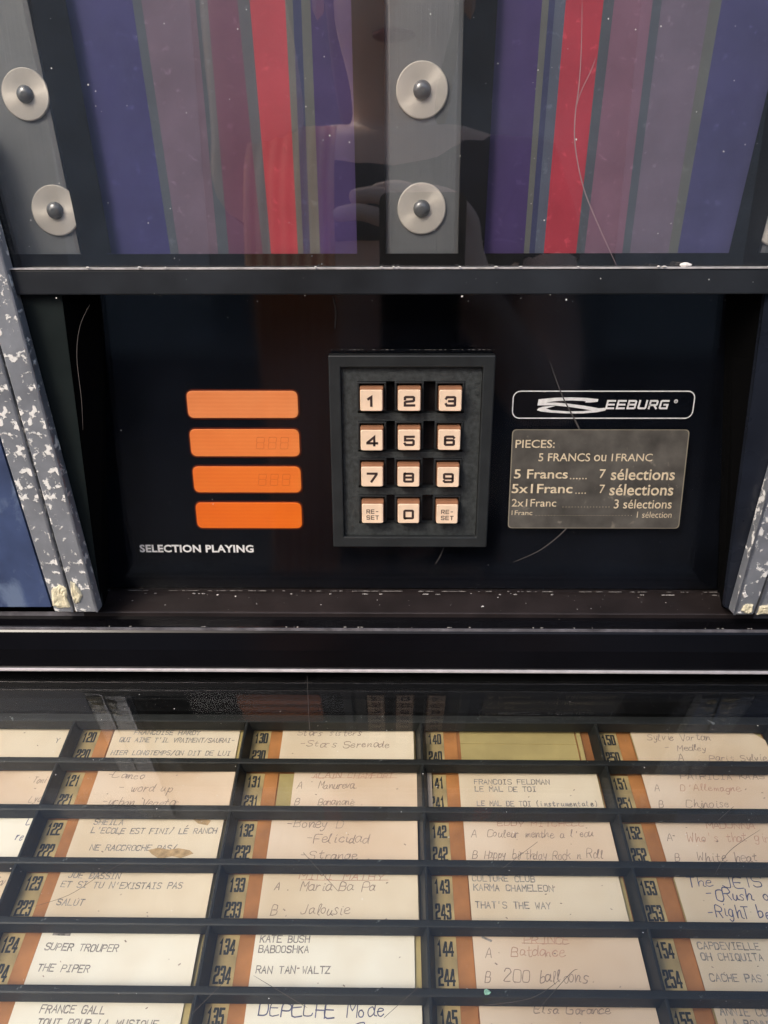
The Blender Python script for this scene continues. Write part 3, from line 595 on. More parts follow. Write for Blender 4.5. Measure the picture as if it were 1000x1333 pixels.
# ---- title rack
rack = group('title_rack', DP(CX, .13, -.02), 'slate coloured rack of title cards under glass')
XS = [.0139 + .0849 * k for k in range(-4, 5)]; PR = .02433; NR = 7; V0 = -.0002
FL = -.0086
XL, XR = XS[0], XS[-1]
mb = MB(); mb.prism([DP(XL, NR * PR, FL), DP(XR, NR * PR, FL), DP(XR, -.004, FL), DP(XL, -.004, FL)], DN * -.002); mb.build('rack_floor', M['rackfloor'], rack)
mb = MB(); mb.prism([DP(XL, -.0042, .0), DP(XR, -.0042, .0), DP(XR, -.0300, -.0), DP(XL, -.0300, -.0)], DN * -.010); mb.build('rack_head', M['matte'], rack)
def bar_geo(P0, P1, side, top, base, h0, h1, name):
    """tapered bar from P0 to P1; side = direction across it"""
    mb = MB(); r0 = []
    sec = [(-base, h1), (-top, h0 - .0002), (-top * .6, h0), (top * .6, h0), (top, h0 - .0002), (base, h1)]
    rings = [[P + side * a + DN * h for a, h in sec] for P in (P0, P1)]
    mb.loft(rings, 0); return mb.build(name, M['rackbar'], rack)
for k in range(0, NR + 1):
    v = V0 + k * PR
    if k == 0: bar_geo(DP(XL, v, 0), DP(XR, v, 0), DV, .0022, .0030, 0, -.0055, 'cross_bar')
    else: bar_geo(DP(XL, v, 0), DP(XR, v, 0), DV, .0014, .0025, 0, -.0050, 'cross_bar')
for i, x in enumerate(XS):
    for k in range(NR):
        a = V0 + k * PR + .0012; bb = V0 + (k + 1) * PR - .0012
        bar_geo(DP(x, a, 0), DP(x, bb, 0), Vector((1, 0, 0)), .0006, .0026, -.0003, -.0075, 'upright_bar')
# number labels, orange bands, pockets, cards
NUMC = {0: 110, 1: 120, 2: 130, 3: 140, 4: 150, -1: 100, 5: 160}
rnd = random.Random(3)
def cell_place(x0, v0, h0): return lambda x, y, h: DP(x0 + x, v0 - y, h0 + h)   # y up the card
cols = {0: XS[1], 1: XS[2], 2: XS[3], 3: XS[4], 4: XS[5], 5: XS[6]}
for c_, x0 in cols.items():
    for r_ in range(NR):
        vr = V0 + r_ * PR; a, b_ = vr + .0012, vr + PR - .0006
        mb = MB(); mb.prism([DP(x0 + .0015, b_, FL + .0003), DP(x0 + .0112, b_, FL + .0003), DP(x0 + .0112, a, FL + .0003), DP(x0 + .0015, a, FL + .0003)], DN * -.0002, 0)
        for num, t0, t1 in ((110 + c_ * 10 + r_ if r_ < 10 else 0, .0026, .0086), (210 + c_ * 10 + r_, .0126, .0190)):
            pn = Pen(mb, lambda x, y, h, x0=x0, vr=vr: DP(x0 + x, vr - y, FL + .0004 + h)); sq_write(pn, str(num), .0040, -t1 + .0004, .00125, t1 - t0 - .0008, .00218, .00088, 1)
        o = mb.build('number_label', [M['number'], M['digit']], rack, recalc=False); o['label'] = 'olive label numbered %d and %d' % (110 + c_ * 10 + r_, 210 + c_ * 10 + r_)
        if not (c_ == 3 and r_ == 0):
            pass
        mb = MB(); xs0, xs1 = .0182, .0822
        if c_ == 3 and r_ == 0:
            mb.prism([DP(x0 + xs0 + .001, vr + .0225, FL + .0006), DP(x0 + .0755, vr + .0225, FL + .0006), DP(x0 + .0755, a, FL + .0006), DP(x0 + xs0 + .001, a, FL + .0006)], DN * -.0005)
            mb.prism([DP(x0 + .0762, vr + .0225, FL + .0012), DP(x0 + .0782, vr + .0225, FL + .0012), DP(x0 + .0782, a, FL + .0012), DP(x0 + .0762, a, FL + .0012)], DN * -.0011)
            mb.prism([DP(x0 + xs0 + .001, vr + .0085, FL + .0009), DP(x0 + .0755, vr + .0085, FL + .0009), DP(x0 + .0755, vr + .0079, FL + .0009), DP(x0 + xs0 + .001, vr + .0079, FL + .0009)], DN * -.0003)
        else:
            mb.prism([DP(x0 + xs0, vr + .0225, FL + .0003), DP(x0 + xs1, vr + .0225, FL + .0003), DP(x0 + xs1, a, FL + .0003), DP(x0 + xs0, a, FL + .0003)], DN * -.0002)
        o = mb.build('card_pocket', M['pocket'], rack)
        if c_ == 3 and r_ == 0: o['label'] = 'empty yellowed pocket without a card, top row'
    mb = MB(); mb.prism([DP(x0 + .0113, V0 + NR * PR, FL + .0004), DP(x0 + .0176, V0 + NR * PR, FL + .0004), DP(x0 + .0176, V0, FL + .0004), DP(x0 + .0113, V0, FL + .0004)], DN * -.0003)
    mb.build('orange_band', M['band'], rack)

# ---- title cards: loose paper strips, each one a thing of its own.  T typed, H brown pen, B blue pen, R red pen
# line = (text, kind, x mm, top mm, height mm, pitch mm)
def T(t, x, v): return (t, 'T', x, v, 2.45, 2.2)
def H(t, x, v, h=3.4, p=2.5, k='H'): return (t, k, x, v, h, p)
CARDS = {
 (0, 0): ('w1', 0, [T('Y', 59, 6.5)]), (0, 1): ('p', 1, [H('Tonight', 56, 4, 3.2, 2.2), H('Lyam -', 58, 14, 3.2, 2.2)]), (0, 2): ('w', 2, [H('Law', 62, 1.2, 3.6, 2.4, 'B'), H('re', 60, 8, 3.6, 2.4, 'B'), H('/', 64, 14, 5, 2.4, 'B')]),
 (0, 3): ('y', 3, [H('A love', 54, 3), H('B', 54, 13)]),
 (1, 0): ('c', 0, [T('FRANCOISE HARDY', 10, 1.2), T("QUI AIME T'IL VRAIMENT/SAURAI-", 4, 5.6), T('HIER LONGTEMPS/ON DIT DE LUI', 2, 13.0)]),
 (1, 1): ('p', 1, [H('-Cameo', 4, 1.2, 3.6, 3.4), H('- word up', 11, 7.6, 3.8, 3.2), H('-urban Vegetar', 6, 15.2, 3.6, 3.0)]),
 (1, 2): ('s', 0, [T('SHEILA', 7, 1.2), T("L'ECOLE EST FINI/ LE RANCH", 7, 5.2), T('NE RACCROCHE PAS/', 9, 13.0)]),
 (1, 3): ('c', 0, [T('JOE DASSIN', 3.6, .8), T("ET SI TU N'EXISTAIS PAS", 2, 4.8), T('SALUT', 3.0, 12.2)]),
 (1, 4): ('c', 2, [T('SUPER TROUPER', 3, 5.0), T('THE PIPER', 3, 12.6)]),
 (1, 5): ('c', 2, [T('FRANCE GALL', 10, 2.0), T('TOUT POUR LA MUSIQUE', 10.5, 6.4)]),
 (2, 0): ('c', 0, [H('Stars sisters', 7, .9, 3.2, 3.0), H('-Stars Serenade', 9, 7.4, 3.4, 3.4)]),
 (2, 1): ('g', 1, [H('ALAIN CHAMFORT', 9, .8, 2.6, 2.7, 'R'), H('A', 2, 5.6), H('Manureva.', 12, 5.6), H('B', 2, 14.2), H('Bananane .', 12, 14)]),
 (2, 2): ('p', 1, [H('-Boney D', 6, .6, 3.8, 3.6), H('-Felicidad', 15, 7.2, 4.0, 3.6), H('-Strange', 14, 14.8, 3.8, 3.6)]),
 (2, 3): ('r', 0, [H('MIMI MATHY', 15, .3, 2.8, 3.6, 'R'), H('A .', 5, 4.6, 3.4), H('Maria Ba Pa', 16, 4.2, 3.6, 3.2), H('B .', 5, 14.4, 3.6), H('Jalousie', 17, 13.6, 3.8, 3.2)]),
 (2, 4): ('c', 2, [T('KATE BUSH', 2, 1.2), T('BABOOSHKA', 2, 5.0), T('RAN TAN WALTZ', 2.0, 12.4)]),
 (2, 5): ('y', 2, [H('DEPECHE Mode', 5, .8, 4.4, 4.0, 'B'), H('-Leave in Silence', 9, 7.6, 4.6, 3.6, 'B')]),
 (3, 1): ('c', 0, [T('FRANCOIS FELDMAN', 7, 3.8), T('LE MAL DE TOI', 7, 7.6), T('LE MAL DE TOI (instrumentale)', 7.4, 15.0)]),
 (3, 2): ('p', 1, [H('EDDY MITCHELL', 15, .2, 2.4, 3.0, 'R'), H('A', 3, 5.2, 3.2), H("Couleur menthe a l'eau", 10, 4.8, 3.2, 2.5, 'H'), H('B', 3, 14.6, 3.4), H('Happy birthday Rock n Roll', 7.5, 14.0, 3.8, 2.35)]),
 (3, 3): ('c', 0, [T('CULTURE CLUB', 1.5, 1.0), T('KARMA CHAMELEON', 1.8, 4.9), T("THAT'S THE WAY", 1.9, 12.0)]),
 (3, 4): ('u', 1, [H('PRINCE', 20, .6, 2.8, 3.0, 'R'), H('A', 4.4, 5.6, 3.4), H('Batdance', 14, 4.8, 3.4, 3.2, 'R'), H('B', 3.6, 14.0, 3.8), H('200 balloons.', 10.5, 13.2, 4.2, 3.2)]),
 (3, 5): ('p', 1, [H('Elsa Garance', 20, .4, 2.6, 2.8, 'H'), H('A.', 2, 7, 3.4), H("T'en va pas", 14, 7, 3.4, 3.0, 'R')]),
 (4, 0): ('f', 3, [H('Sylvie Vartan', 7, 2.2, 3.6, 2.9), H('- Medley', 14, 8.4, 3.2, 3.0), H('A .. Paris Sylvie', 19, 14.0, 3.4, 2.9)]),
 (4, 1): ('p', 1, [H('PATRICIA KAAS', 18, .2, 2.6, 3.0), H('A', 4, 6.4, 3.2), H("D'Allemagne", 16, 6.0, 3.2, 3.0, 'R'), H('B', 4, 14.4), H('Chinoise', 16, 13.8, 3.6, 3.2)]),
 (4, 2): ('p', 1, [H('MADONNA', 22, .3, 2.8, 3.0, 'R'), H('A', 3, 6, 3.2), H("Who's that girl", 12, 5.6, 3.8, 3.0, 'R'), H('B', 4, 15, 3.4), H('White heat', 13, 14.4, 3.8, 3.2, 'H')]),
 (4, 3): ('y', 0, [H('The JETS', 4.5, .8, 4.2, 4.2, 'B'), H('-CRush on you', 11, 5.8, 4.4, 3.6, 'B'), H('-RighT before', 9, 12.4, 4.8, 3.3, 'B')]),
 (4, 4): ('c', 0, [T('CAPDEVIELLE', 2, 2.4), T('OH CHIQUITA .', 2, 6.4), T('CACHE PAS TA', 3, 13.8)]),
 (4, 5): ('c', 3, [T('ANNIE CORDY', 2, 1.4), T('LA BONNE', 3, 5.4)]),
}
CLABEL = {
 (0, 0): 'blank pinkish title card cut off by the left edge, topmost there', (0, 1): 'pinkish title card at the left edge with the faint word Tonight',
 (0, 2): 'white title card at the left edge with blue pen loops', (0, 3): 'sliver of a title card under the blue-inked white one at the left edge',
 (1, 0): 'typed title card mentioning VRAIMENT, tucked under the silver rail reflection', (1, 1): 'handwritten pinkish title card reading word up in dark pen',
 (1, 2): 'typed title card with a torn brown stain and the word ECOLE', (1, 3): "typed title card reading ET SI TU N'EXISTAIS PAS and SALUT",
 (1, 4): 'typed title card reading SUPER TROUPER and THE PIPER', (1, 5): 'typed title card reading TOUT POUR LA MUSIQUE, at the lower edge',
 (2, 0): 'handwritten title card reading Serenade, left of the empty yellow pocket', (2, 1): 'handwritten title card pushed right so that yellow pocket shows beside it',
 (2, 2): 'handwritten title card reading Felicidad and Strange', (2, 3): 'handwritten title card reading Jalousie with a red underlined heading',
 (2, 4): 'typed title card reading BABOOSHKA and RAN TAN WALTZ', (2, 5): 'pale title card in blue pen reading Leave in Silence',
 (3, 1): 'typed title card reading LE MAL DE TOI, under the empty yellow pocket', (3, 2): 'handwritten title card reading Happy birthday Rock n Roll',
 (3, 3): "typed title card reading KARMA CHAMELEON and THAT'S THE WAY", (3, 4): 'handwritten title card reading 200 balloons, red underlined heading',
 (3, 5): 'handwritten title card cut off under the 200 balloons card', (4, 0): 'handwritten title card with a clipped corner reading Medley',
 (4, 1): "handwritten title card reading D'Allemagne in faint red pen", (4, 2): "handwritten title card reading White heat and Who's that girl",
 (4, 3): 'title card in blue pen reading Crush on you and Right before', (4, 4): 'typed title card reading OH CHIQUITA and CACHE PAS TA',
 (4, 5): 'typed title card reading LA BONNE, at the lower right corner'}
for (c_, r_), (kind, pm, lines) in CARDS.items():
    x0, vr = cols[c_], V0 + r_ * PR
    w = .0642; xa = .0178 + rnd.uniform(-.0007, .0007); va = .0006 + rnd.uniform(0, .0006); ht = .0216 + rnd.uniform(-.0003, .0003); rot = rnd.uniform(-.006, .006)
    if kind == 'g': xa += .0078
    hh = FL + .0009 + rnd.uniform(0, .0012); cl = rnd.uniform(-.0003, .0016); tw = rnd.uniform(-.0007, .0007)
    def pl(x, y, h, x0=x0, vr=vr, xa=xa, rot=rot, hh=hh, w=w, cl=cl, tw=tw):   # slight curl of the paper
        curl = cl * ((x / w - .5) * 2) ** 2 + tw * (x / w - .5) * (y / .011 + 1)
        curl = max(curl, FL + .0007 - hh)
        return DP(x0 + xa + x - rot * y, vr - y + rot * x, hh + curl + h)
    mb = MB(); n = 12; grid = []
    def corner(i): return -va - ht
    topv = lambda u: -va - (max(0, u - .93) / .07 * .005 if kind == 'f' else 0)
    wl = w if kind != 'c' or rnd.random() < .5 else w - .002
    for lay, dh in ((0, 0), (1, -.00025)):
        for i in range(n + 1):
            for y in (-va - ht, topv(i / n)): grid.append(pl(wl * i / n, y, dh))
    m_ = 2 * (n + 1); fs = []
    for i in range(n):
        a = 2 * i; fs += [(a, a + 2, a + 3, a + 1), (m_ + a + 1, m_ + a + 3, m_ + a + 2, m_ + a), (a, m_ + a, m_ + a + 2, a + 2), (a + 1, a + 3, m_ + a + 3, m_ + a + 1)]
    fs += [(0, 1, m_ + 1, m_), (2 * n, m_ + 2 * n, m_ + 2 * n + 1, 2 * n + 1)]
    mb.faces(grid, fs, 0, False)
    pen = Pen(mb, pl, .00004); mats = [PAPER[pm], M['ink_typed'], M['ink_brown'], M['ink_blue'], M['ink_red'], M['stain']]
    words = []
    for (t, k, x, v, h_, p_) in lines:
        mi = {'T': 1, 'H': 2, 'B': 3, 'R': 4}[k]; words.append(k)
        x *= .001; v = (v + .6) * .001; h_ *= .001; p_ *= .001
        # keep writing on the paper
        maxw = wl - x - .0008
        tt = t
        if k == 'T':
            while len(tt) * p_ > maxw and p_ > .0017: p_ *= .97
            tt = tt[:max(1, int(maxw / p_))]
            pen.write(tt, x, -(v + h_), h_, p_, .00039, mi, slant=.04 if c_ != 1 else .12, jit=.22)
        else:
            while len(tt) * p_ * .82 > maxw and len(tt) > 1:
                if p_ > .0021: p_ *= .96
                else: tt = tt[:-1]
            pen.write(tt, x, -(v + h_), h_, p_, .00040 if k == 'B' else .00031, mi, hand=True, slant=.22 if k != 'B' else .1, jit=.62)
    if kind in 'ru' and kind != '': pen.ribbon([(.016, -.0040), (.034, -.0041), (.052, -.0039)] if kind == 'r' else [(.019, -.0040), (.036, -.0042)], .00026, 4)
    if kind == 'g': pen.ribbon([(.008, -.0037), (.030, -.0039), (.048, -.0038)], .00022, 4)
    if kind == 's':
        q = [(.034, -.0158), (.038, -.0148), (.043, -.0156), (.047, -.0150), (.052, -.0160), (.054, -.0175), (.049, -.0195), (.045, -.0186), (.040, -.0198), (.036, -.0176)]
        mb.faces([pl(a, b_, .00009) for a, b_ in q], [tuple(range(len(q)))], 5)
        q = [(.050, -.0012), (.055, -.0008), (.0585, -.0022), (.0575, -.0045), (.053, -.0036)]
        mb.faces([pl(a, b_, .00009) for a, b_ in q], [tuple(range(len(q)))], 5)
    if (c_, r_) == (1, 4):
        for xx in (.0050, .0066, .0080, .0092): pen.ribbon([(xx, -.0018), (xx + .0011, -.0018)], .0016, 1)
        pen.ribbon([(.037, -.0204), (.0395, -.0207)], .0008, 2)
    if (c_, r_) == (3, 4): pen.ribbon([(.0040, -.0022), (.0070, -.0034)], .0009, 1)
    for k in range(rnd.randint(2, 7)):       # foxing and ink specks
        a, b_ = rnd.uniform(.004, wl - .004), -rnd.uniform(.003, ht - .001); s_ = rnd.uniform(.0002, .0005)
        pen.ribbon([(a, b_), (a + s_, b_ + rnd.uniform(-s_, s_))], s_, 2)
    o = mb.build('title_card', mats, recalc=False)
    tag(o, CLABEL[(c_, r_)], 'title card', 'title cards lying in the slots of the rack')

# ---- glass over the rack
GH = .0035
mb = MB(); mb.prism([DP(CX - .26, NR * PR, GH + .003), DP(CX + .26, NR * PR, GH + .003), DP(CX + .26, -.034, GH + .003), DP(CX - .26, -.034, GH + .003)], DN * -.003)
glow = mb.build('rack_glass', M['glasslow'], juke); glow['label'] = 'dusty scratched glass sheet over the title rack'

# ---- dust, chips, scratches and a painted strap reflection
def specks(name, parent, fn, n, smin, smax, m, seed, nrm):
    r_ = random.Random(seed); mb = MB()
    for k in range(n):
        P, ax, ay = fn(r_); s_ = smin + (smax - smin) * r_.random() ** 4; a0 = r_.uniform(0, 6)
        mb.poly([P + nrm * .00005 + (ax * cos(a0 + t * 2 * pi / 6) + ay * sin(a0 + t * 2 * pi / 6)) * s_ * r_.uniform(.5, 1) for t in range(6)])
    o = mb.build(name, m, parent, recalc=False); o['kind'] = 'stuff'; return o
X_, Z_ = Vector((1, 0, 0)), Vector((0, 0, 1))
specks('dust', gup, lambda r: (EYE + Vector((CX + r.uniform(-.2, .2), .3455, r.uniform(-.018, .09))), X_, Z_), 260, .00007, .00045, M['speck'], 1, Vector((0, -1, 0)))
specks('dust', panel, lambda r: (EYE + Vector((CX + r.uniform(-.15, .15), PY - .0036, r.uniform(-.18, -.03))), X_, Z_), 80, .00005, .00035, M['speck'], 2, Vector((0, -1, 0)))
specks('dust', glow, lambda r: (DP(CX + r.uniform(-.2, .2), r.uniform(-.01, .17), GH + .003), X_, DV), 420, .00006, .00032, M['speck'], 3, DN)
specks('dust', bar, lambda r: (EYE + Vector((CX + r.uniform(-.19, .19), .3409, r.choice([-.0325, -.0318, -.024, -.03]) + r.uniform(-.001, .001))), X_, Z_), 40, .0001, .0006, M['speck'], 4, Vector((0, -1, 0)))
specks('crumbs', sill, lambda r: (EYE + Vector((CX + r.uniform(-.16, .165), (y_ := r.uniform(.349, .368)), -.1857 - (.372 - y_) * .046 + .0001)), X_, Vector((0, 1, 0))), 45, .0002, .0009, M['speck'], 5, Vector((0, 0, 1)))
def lump(mb, c, s_, r_, mi=0):
    """small irregular crumb"""
    rings = []
    for k, (z, q) in enumerate(((-.4, .6), (0, 1), (.35, .8), (.6, .35))):
        rings.append([c + Vector((s_.x * q * cos(t * pi / 4) * r_.uniform(.7, 1.2), s_.y * q * sin(t * pi / 4) * r_.uniform(.7, 1.2), s_.z * z)) for t in range(8)])
    mb.loft(rings, mi)
M['greycrumb'] = mat('grey_crumbs', (.22, .21, .20), .9, var=.6, vs=300)
# glue / filler remnants at the foot of the rails
def blob(pts, Yp, name, parent, m, th=.0012, seed=1):
    r_ = random.Random(seed); c = (sum(p[0] for p in pts) / len(pts), sum(p[1] for p in pts) / len(pts)); mb = MB()
    ring = []
    for i in range(len(pts)):
        a, b_ = pts[i], pts[(i + 1) % len(pts)]
        for t in (0, .33, .66): ring.append((a[0] + (b_[0] - a[0]) * t + r_.uniform(-.8, .8), a[1] + (b_[1] - a[1]) * t + r_.uniform(-.8, .8)))
    rs = []
    for q, d in ((1, 0), (.93, th * .6), (.7, th), (.35, th * .8)):
        rs.append([YP(c[0] + (x - c[0]) * q, c[1] + (y - c[1]) * q, Yp) + Vector((0, -d * (r_.uniform(.7, 1.2) if d else 1), 0)) for x, y in ring])
    mb.loft(rs[::-1], 0); return mb.build(name, m, parent)
blob([(66, 768), (77, 761), (87, 765), (88, 778), (93, 790), (80, 792), (68, 788)], RY + .0009, 'glue_remnant', r2, M['foam'], seed=2)
blob([(92, 756), (101, 762), (107, 775), (104, 784), (97, 786), (93, 772)], RY, 'glue_remnant', r1, M['foam'], seed=3)
blob([(965, 795), (970, 786), (981, 787), (978, 797), (972, 799)], RY, 'glue_remnant', r3, M['foam'], seed=4)
blob([(988, 788), (1004, 786), (1010, 799), (985, 799)], RY + .0009, 'glue_remnant', r4, M['foam'], seed=5)
blob([(966, 773), (971, 770), (974, 776), (969, 779)], RY - .0001, 'paint_chip', r3, M['speck'], .0004, 6)
r_ = random.Random(9)
mb = MB()
for k in range(16): lump(mb, EYE + Vector((r_.uniform(-.16, .19), .3400, zc2 - EYE.z + .0003)), Vector((r_.uniform(.0003, .0012), .0005, r_.uniform(.0003, .0007))), r_)
p = YP(892, 345, .3425); lump(mb, p, Vector((.0022, .0012, .0018)), r_); lump(mb, p + Vector((.0016, 0, 0)), Vector((.0012, .001, .0012)), r_)
mb.build('crumbs', M['speck'], bar)['kind'] = 'stuff'
mb = MB()
for k in range(26): lump(mb, EYE + Vector((r_.uniform(-.15, .18), .3376, -.1898)), Vector((r_.uniform(.0002, .0009), .0004, r_.uniform(.0002, .0006))), r_)
for k in range(20): lump(mb, EYE + Vector((r_.uniform(-.15, .172), .3655, -.1855)), Vector((r_.uniform(.0003, .002), .0006, r_.uniform(.0002, .0007))), r_)
mb.build('crumbs', M['greycrumb'], hood)['kind'] = 'stuff'
# pale crust line above the keypad frame and along the panel's lower edge
mb = MB()
for k in range(46):
    x = kx0 + (kx1 - kx0) * (k + r_.random()) / 46
    if r_.random() < .7: lump(mb, EYE + Vector((x, PY - .0037, kz1 + .0016)), Vector((r_.uniform(.0003, .0012), .0001, r_.uniform(.00015, .00035))), r_)
for k in range(120):
    x = xl0 + (xr0 - xl0) * (k + r_.random()) / 120
    if r_.random() < .6: lump(mb, Vector((x, PY - .0038, zp0 + .0004)), Vector((r_.uniform(.0005, .0026), .0002, r_.uniform(.00015, .0005))), r_)
M['crust'] = mat('grey_crust', (.20, .19, .18), .8, var=.4, vs=300)
mb.build('crust', M['crust'], panel)['kind'] = 'stuff'
def scratch_or_reflection(parent, pts, place, w, m=None):
    mb = MB(); P = smooth_line(pts, 6); n = len(P)
    pen = Pen(mb, place)
    L = []; R = []
    for i, p in enumerate(P):
        a = Vector(P[max(0, i - 1)]); b_ = Vector(P[min(n - 1, i + 1)]); t = (b_ - a).normalized(); k = sin(pi * (i + .5) / n) ** .5 * w / 2
        L.append(place(p[0] - t.y * k, p[1] + t.x * k, 0)); R.append(place(p[0] + t.y * k, p[1] - t.x * k, 0))
    mb.faces(L + R, [(i, n + i, n + i + 1, i + 1) for i in range(n - 1)]); return mb.build('scratch', m or M['scratch'], parent, recalc=False)
upx = lambda px, py: (lambda q: (q.x, q.z))(YP(px, py, .3454)); upl = lambda x, y, h: Vector((x, .34540, y))
M['scratchfaint'] = mat('faint_scratch', (.075, .066, .063), .7)  # shared by real scratches and the strap reflection on the panel
scratch_or_reflection(gup, [upx(758, 0), upx(757, 60), upx(754, 110), upx(749, 150), upx(749, 190), upx(760, 245), upx(780, 295), upx(803, 346)], upl, .00042)  # reflection of a strap, painted as a pale ribbon on the glass
scratch_or_reflection(gup, [upx(776, 75), upx(768, 95), upx(757, 118), upx(750, 140)], upl, .00028)
ppx = lambda px, py: (lambda q: (q.x, q.z))(YP(px, py, PY - .0036)); ppl = lambda x, y, h: Vector((x, PY - .0036, y))
scratch_or_reflection(panel, [ppx(716, 470), ppx(732, 515), ppx(755, 560), ppx(768, 600), ppx(765, 645), ppx(740, 685), ppx(705, 715), ppx(668, 732)], ppl, .0008, M['scratchfaint'])  # same strap reflection painted on across the control panel
scratch_or_reflection(panel, [ppx(578, 712), ppx(573, 724), ppx(567, 734)], ppl, .0005, M['scratchfaint'])
scratch_or_reflection(panel, [ppx(433, 386), ppx(437, 405), ppx(436, 428)], ppl, .0008, M['scratchfaint'])
wpl = lambda x, y, h: Vector((x, .3449, y)); wpx = lambda px, py: (lambda q: (q.x, q.z))(YP(px, py, .3449))
scratch_or_reflection(juke, [wpx(117, 396), wpx(104, 425), wpx(100, 465), wpx(106, 520), wpx(108, 560)], wpl, .00028, M['scratchfaint'])
gl = lambda x, y, h: DP(x, y, GH + .0031); gx = lambda px, py: DR(px, py, GH + .0031)
for q in ([(45, 1180), (90, 1165), (130, 1140), (170, 1118)], [(500, 1325), (545, 1285)], [(700, 1315), (742, 1268), (752, 1262)], [(330, 1270), (380, 1300), (400, 1312)], [(300, 1270), (250, 1320)],
          [(655, 1130), (700, 1096)], [(935, 1068), (955, 1050)], [(930, 1140), (950, 1108), (990, 1080)], [(620, 1310), (690, 1300), (730, 1275)], [(400, 880), (402, 930), (404, 960)], [(395, 1110), (440, 1160)]):
    scratch_or_reflection(glow, [gx(*p) for p in q], gl, .00020, M['scratchfaint'])
M['greenchip'] = mat('pale_green_chip', (.25, .48, .36), .5, var=.5, vs=900)
mb = MB(); x, v = gx(634, 1292); lump(mb, DP(x, v, GH + .0032), Vector((.0012, .0014, .0004)), random.Random(2)); mb.build('glass_chip', M['greenchip'], glow)

# ================================================================== what the glass reflects: paving and the photographer
mb = MB(); mb.poly([(-30, -40, 0), (30, -40, 0), (30, 12, 0), (-30, 12, 0)])
g = mb.build('pavement', mat('pavement', (.038, .038, .042), .9, var=.3, vs=.8, bump=.002, bs=60)); g['kind'] = 'structure'
# building front added out of view to darken what the glass mirrors
mb = MB(); mb.prism([(-9, -7.0, 0), (9, -7.0, 0), (9, -7.0, 4.6), (-9, -7.0, 4.6)], (0, -.5, 0))
fac = bpy.data.objects.new('facade', None); COL.objects.link(fac); fac.location = (0, -7, 0); fac['wl'] = (0, -7, 0); tag(fac, 'plain rendered facade mirrored faintly in the upper glass', 'building')
mb.build('wall', mat('facade_render', (.27, .27, .28), .9, var=.35, vs=1.2), fac)
M['shutter'] = mat('pale_shutter', (.46, .47, .49), .8, var=.2, vs=2)  # pale panels added unseen so the upper glass mirrors a haze
for a_, b_ in ((-3.1, -1.75), (2.1, 3.3)):
    mb = MB(); mb.prism([(a_, -6.96, .1), (b_, -6.96, .1), (b_, -6.96, 3.5), (a_, -6.96, 3.5)], (0, -.03, 0)); mb.build('shutter', M['shutter'], fac)
for wx in (-6.5, 6.4):
    mb = MB(); mb.prism([(wx - .55, -6.97, .9), (wx + .55, -6.97, .9), (wx + .55, -6.97, 2.4), (wx - .55, -6.97, 2.4)], (0, -.02, 0)); mb.build('window', M['matte'], fac)
SK = mat('skin', (.82, .56, .45), .5, var=.08, vs=20); SHIRT = mat('navy_cloth', (.012, .018, .045), .85, var=.25, vs=30, bump=.0006, bs=120)
TROU = mat('dark_trousers', (.018, .016, .018), .85, var=.25, vs=30, bump=.0006, bs=120); HAIR = mat('brown_hair', (.05, .028, .018), .6, var=.4, vs=80)
def skinned(name, verts, edges, m, parent=None, root=0, sub=2):
    me = bpy.data.meshes.new(name); c = EYE.copy() if not parent else Vector(parent['wl'])
    c = Vector(parent['wl']) if parent else Vector((0, -.42, 0))
    me.from_pydata([EYE + Vector(v[:3]) - c for v in verts], edges, []); me.materials.append(m)
    o = bpy.data.objects.new(name, me); COL.objects.link(o); o.location = c; o['wl'] = c[:]
    k = o.modifiers.new('skin', 'SKIN'); k.use_smooth_shade = True
    for i, v in enumerate(verts):
        d = me.skin_vertices[0].data[i]; d.radius = (v[3], v[4] if len(v) > 4 else v[3]); d.use_root = (i == root)
    q = o.modifiers.new('sub', 'SUBSURF'); q.levels = sub; q.render_levels = sub
    if parent: setp(o, parent)
    return o
def chain(V, E, start, pts):
    k = start
    for p in pts: V.append(p); E.append((k, len(V) - 1)); k = len(V) - 1
    return k
V, E = [(0, -.46, -.36, .15, .11)], []
ch = chain(V, E, 0, [(0, -.45, -.18, .13, .10), (0, -.44, -.02, .155, .11), (0, -.44, .05, .12, .09)])
nk = chain(V, E, ch, [(0, -.43, .11, .055), (0, -.41, .17, .06), (0, -.395, .23, .085), (0, -.395, .30, .075)])
def hand(V, E, wrist, palm, dirv, side, up):
    """palm and five fingers; dirv along the fingers, side towards the thumb"""
    d, s_, u = Vector(dirv).normalized(), Vector(side).normalized(), Vector(up).normalized()
    P = Vector(palm); k = chain(V, E, wrist, [(*P, .024, .015)])
    for i, (off, L_) in enumerate(((.030, .072), (.010, .080), (-.010, .075), (-.029, .058))):
        a = P + s_ * off + d * .035; b_ = a + d * L_ * .45 + u * .008; c = b_ + d * L_ * .3 + u * .022; e = c + d * L_ * .1 + u * .024
        chain(V, E, k, [(*a, .0095), (*b_, .0085), (*c, .008), (*e, .007)])
    a = P + s_ * .034 - d * .005; b_ = a + s_ * .022 + d * .022 + u * .012; c = b_ + s_ * .006 + d * .026 + u * .01
    chain(V, E, k, [(*a, .0125), (*b_, .0105), (*c, .0085)])
